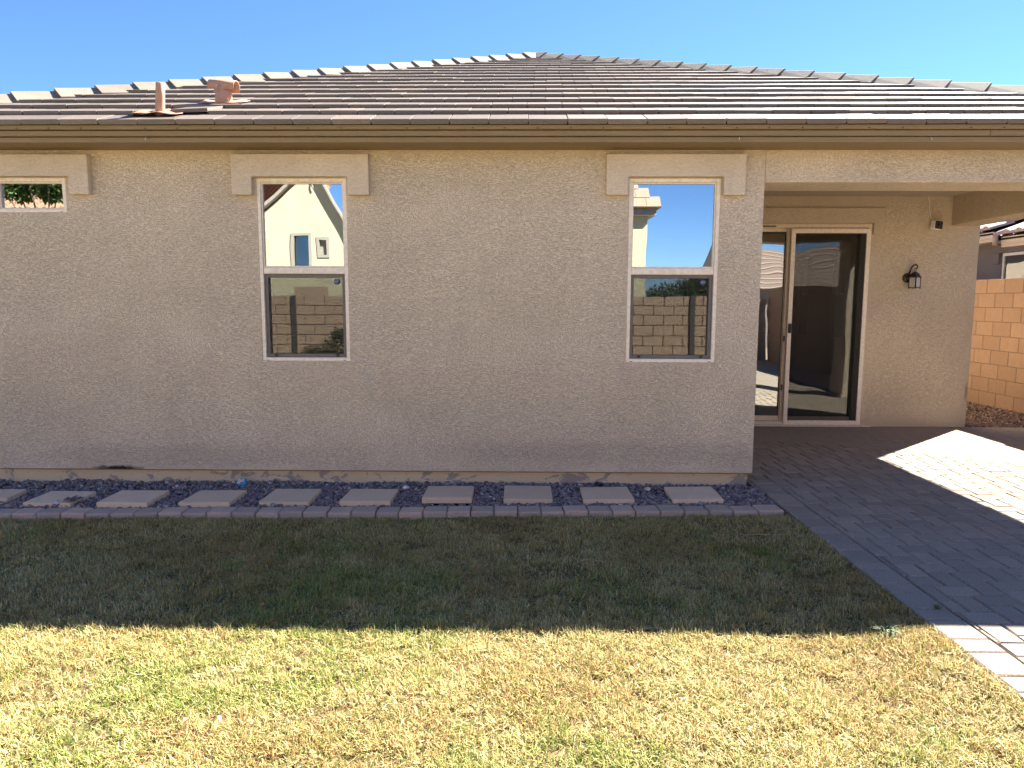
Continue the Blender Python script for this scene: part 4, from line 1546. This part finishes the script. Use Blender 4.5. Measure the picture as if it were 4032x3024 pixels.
# main eave (far part) and the lower projecting eave (near part)
for nm, xe, ze, ya, yb2 in (('eave', 8.28, 2.845, 6.95, 14.0), ('lower_eave', 8.02, 2.70, 1.5, 6.33)):
    fb_ = MB()
    fb_.box(xe + .05, xe + .08, ya, yb2, ze - .13, ze - .01)
    fb_.box(xe + .066, xe + .10, ya, yb2, ze - .18, ze - .131)
    fb_.box(xe + .081, NX - .001, ya + .002, yb2, ze - .182, ze - .165)
    fb_.obj('fascia', M_nfascia, nb)
    ex, ey = (0, 1, 0), (1, 0, 0.36)
    nx_ = int((yb2 - ya) / .3)
    barrel_roof('roof', nb, (xe, ya, ze), ex, ey, nx_, 6, M_ntile, kind='stuff')
    MB().prism([(xe + .05, ze - .03), (xe + 2.6, ze - .03 + .36 * 2.55), (xe + 2.6, ze - .06 + .36 * 2.55), (xe + .05, ze - .06)], ya + .002, yb2, 'y').obj('roof_deck', M_deck, nb)
rk = MB()
xe, ze = 8.02, 2.70
rk.tube([(xe - .02, 6.36, ze - .15), (xe - .03, 6.36, ze + .02), (xe + .03, 6.36, ze + .055), (xe + 2.4, 6.36, ze + .055 + .36 * 2.4)], 0.045, 8)
rk.obj('rake_tile', M_ntile, nb, smooth=True)

cg = thing('gabled_house', 'cream gabled house with clay tile roof, reflected in the left tall window', 'house', (0, -20, 0))
GW = [(-8.35, -7.78, 2.8, 3.9), (-7.42, -7.12, 3.25, 3.75)]
gp = [(-10.2, -0.1), (-10.2, 4.15), (-7.55, 6.35), (-6.15, 4.05), (-6.15, -0.1)]
# gable wall with real openings: lower part as slab, upper part as prism
wall_faces(MB(), -10.2, -6.33, -0.1, 4.05, -0.2, 0.0, 'x', GW).obj('wall', M_cream, cg)
MB().prism([(-10.2, 4.051), (-6.332, 4.051), (-7.55, 6.35), (-10.2, 4.15)], -0.2, 0.0, 'y').obj('gable', M_cream, cg)
MB().box(-10.1, -6.4, -0.95, -0.9, 0.0, 4.2).obj('inner_wall', M_deck, cg)  # near-black sheet added behind the openings, standing in for a dark interior
for a0_, a1_, z0_, z1_ in GW:
    fr = frame_ring(MB(), a0_ - .08, a1_ + .08, z0_ - .08, z1_ + .10, 0.10, -0.05, 0.04).obj('window', M_trimgrey, cg)
    MB().box(a0_, a1_, -0.12, -0.11, z0_, z1_).obj('pane' if a0_ < -7.5 else 'vent_louvre', M_dimglass if a0_ < -7.5 else M_trimgrey, fr)
for (xa, za, xb, zb2) in ((-10.5, 3.98, -7.55, 6.43), (-7.55, 6.43, -5.95, 3.40)):
    d = Vector((xb - xa, zb2 - za)).normalized()
    nrm = Vector((-d.y, d.x)) * 0.16
    MB().prism([(xa, za), (xb, zb2), (xb + nrm.x * .2, zb2 + abs(nrm.y)), (xa + nrm.x * .2, za + abs(nrm.y))], -0.1, 0.28, 'y').obj('rake_board', M_trimgrey, cg)
barrel_roof('roof', cg, (-11.8, -4.0, 3.9), (0, 1, 0), (2.95, 0, 2.45), 14, 10, M_clay, kind='stuff')
barrel_roof('upper_roof', cg, (-13.2, -0.9, 4.2), (1, 0, 0), (0, -1, 0.85), 18, 10, M_clay, kind='stuff')
barrel_roof('front_roof', cg, (-22.3, 0.3, 4.6), (1, 0, 0), (0, -1, 0.7), 40, 9, M_clay, kind='stuff')
wall_faces(MB(), -22, -10.25, -0.1, 4.6, -0.25, -0.05, 'x').obj('wing_wall', M_cream, cg)
MB().tube([(-7.60, 0.05, 6.1), (-7.60, 0.12, 5.75), (-7.55, 0.12, 5.6)], .03, 6).obj('flood_light', M_trimgrey, cg)

ch = thing('corner_house', 'cream house corner with brown tile roof, reflected at the left of the right tall window', 'house', (0, -12.2, 0))
wall_faces(MB(), -2.5, 3.12, -0.1, 3.75, -0.2, 0.0, 'x').obj('wall', M_cream, ch)
wall_faces(MB(), -6.0, -0.2, -0.1, 3.75, 2.92, 3.12, 'y').obj('side_wall', M_cream, ch)
MB().box(-2.8, 3.28, -6.0, 0.25, 3.72, 3.90).obj('fascia', M_trimgrey, ch)
cr = MB()
cr.v = [(-2.9, 0.35, 3.9), (3.38, 0.35, 3.9), (3.38, -6, 3.9), (-2.9, -6, 3.9), (1.2, -1.83, 6.2), (1.2, -3.8, 6.2)]
cr.f = [(0, 1, 4), (1, 2, 5, 4), (2, 3, 5), (3, 0, 4, 5), (3, 2, 1, 0)]
crf = cr.obj('roof', M_tile, ch)
rows = MB()
for j in range(9):
    t = j / 9.5
    w0_, w1_ = -2.9 + 4.1 * t, 3.38 - 2.18 * t
    yy, zz = 0.35 - 2.18 * t, 3.9 + 2.3 * t
    nn = int((w1_ - w0_) / .33)
    for i in range(nn):
        xa = w0_ + i * .33
        rows.box(xa + .004, xa + .326, yy - .36, yy + .02, zz + .012, zz + .05, Matrix.Translation((0, yy, zz)) @ Matrix.Rotation(-0.76, 4, 'X') @ Matrix.Translation((0, -yy, -zz)))
o = rows.obj('tile_courses', concrete_mat('pale_tile', (0.33, 0.25, 0.19), 0.1), crf)
o['kind'] = 'stuff'
rb = thing('rear_house', 'low house with brown tile roof behind the yard wall, reflected in the sliding door', 'house', (0, -14, 0))
MB().box(6.5, 19, -5, 0, -0.1, 2.2).obj('wall', M_nstucco, rb)
MB().prism([(0.5, 2.15), (-5.5, 2.15), (-2.5, 3.6)], 6.0, 19.4, 'x').obj('roof', M_tile, rb)
rows = MB()
for j in range(9):
    t = j / 9
    rows.box(6.0, 19.4, 0.5 - 3 * t - .36, 0.5 - 3 * t, 2.17 + 1.45 * t, 2.21 + 1.45 * t)
o = rows.obj('tile_courses', M_ntile, rb)
o['kind'] = 'stuff'
t2 = thing('tree', 'broad green tree behind the yard wall, reflected in the right window and the door', 'tree', (4.4, -13.2, -.1))
MB().tube([(0, 0, 0), (0, 0, 1.3), (.1, 0, 2.2)], [.1, .08, .04], 8).obj('trunk', M_bark, t2)
foliage('crown', t2, [(0, 0, 1.9), (.6, .1, 2.0), (-.7, 0, 1.8), (.2, 0, 2.05), (1.2, 0, 1.9)], [.6, .5, .5, .45, .5], 6000, 0.10, [(0.04, 0.065, 0.02), (0.06, 0.09, 0.03)])
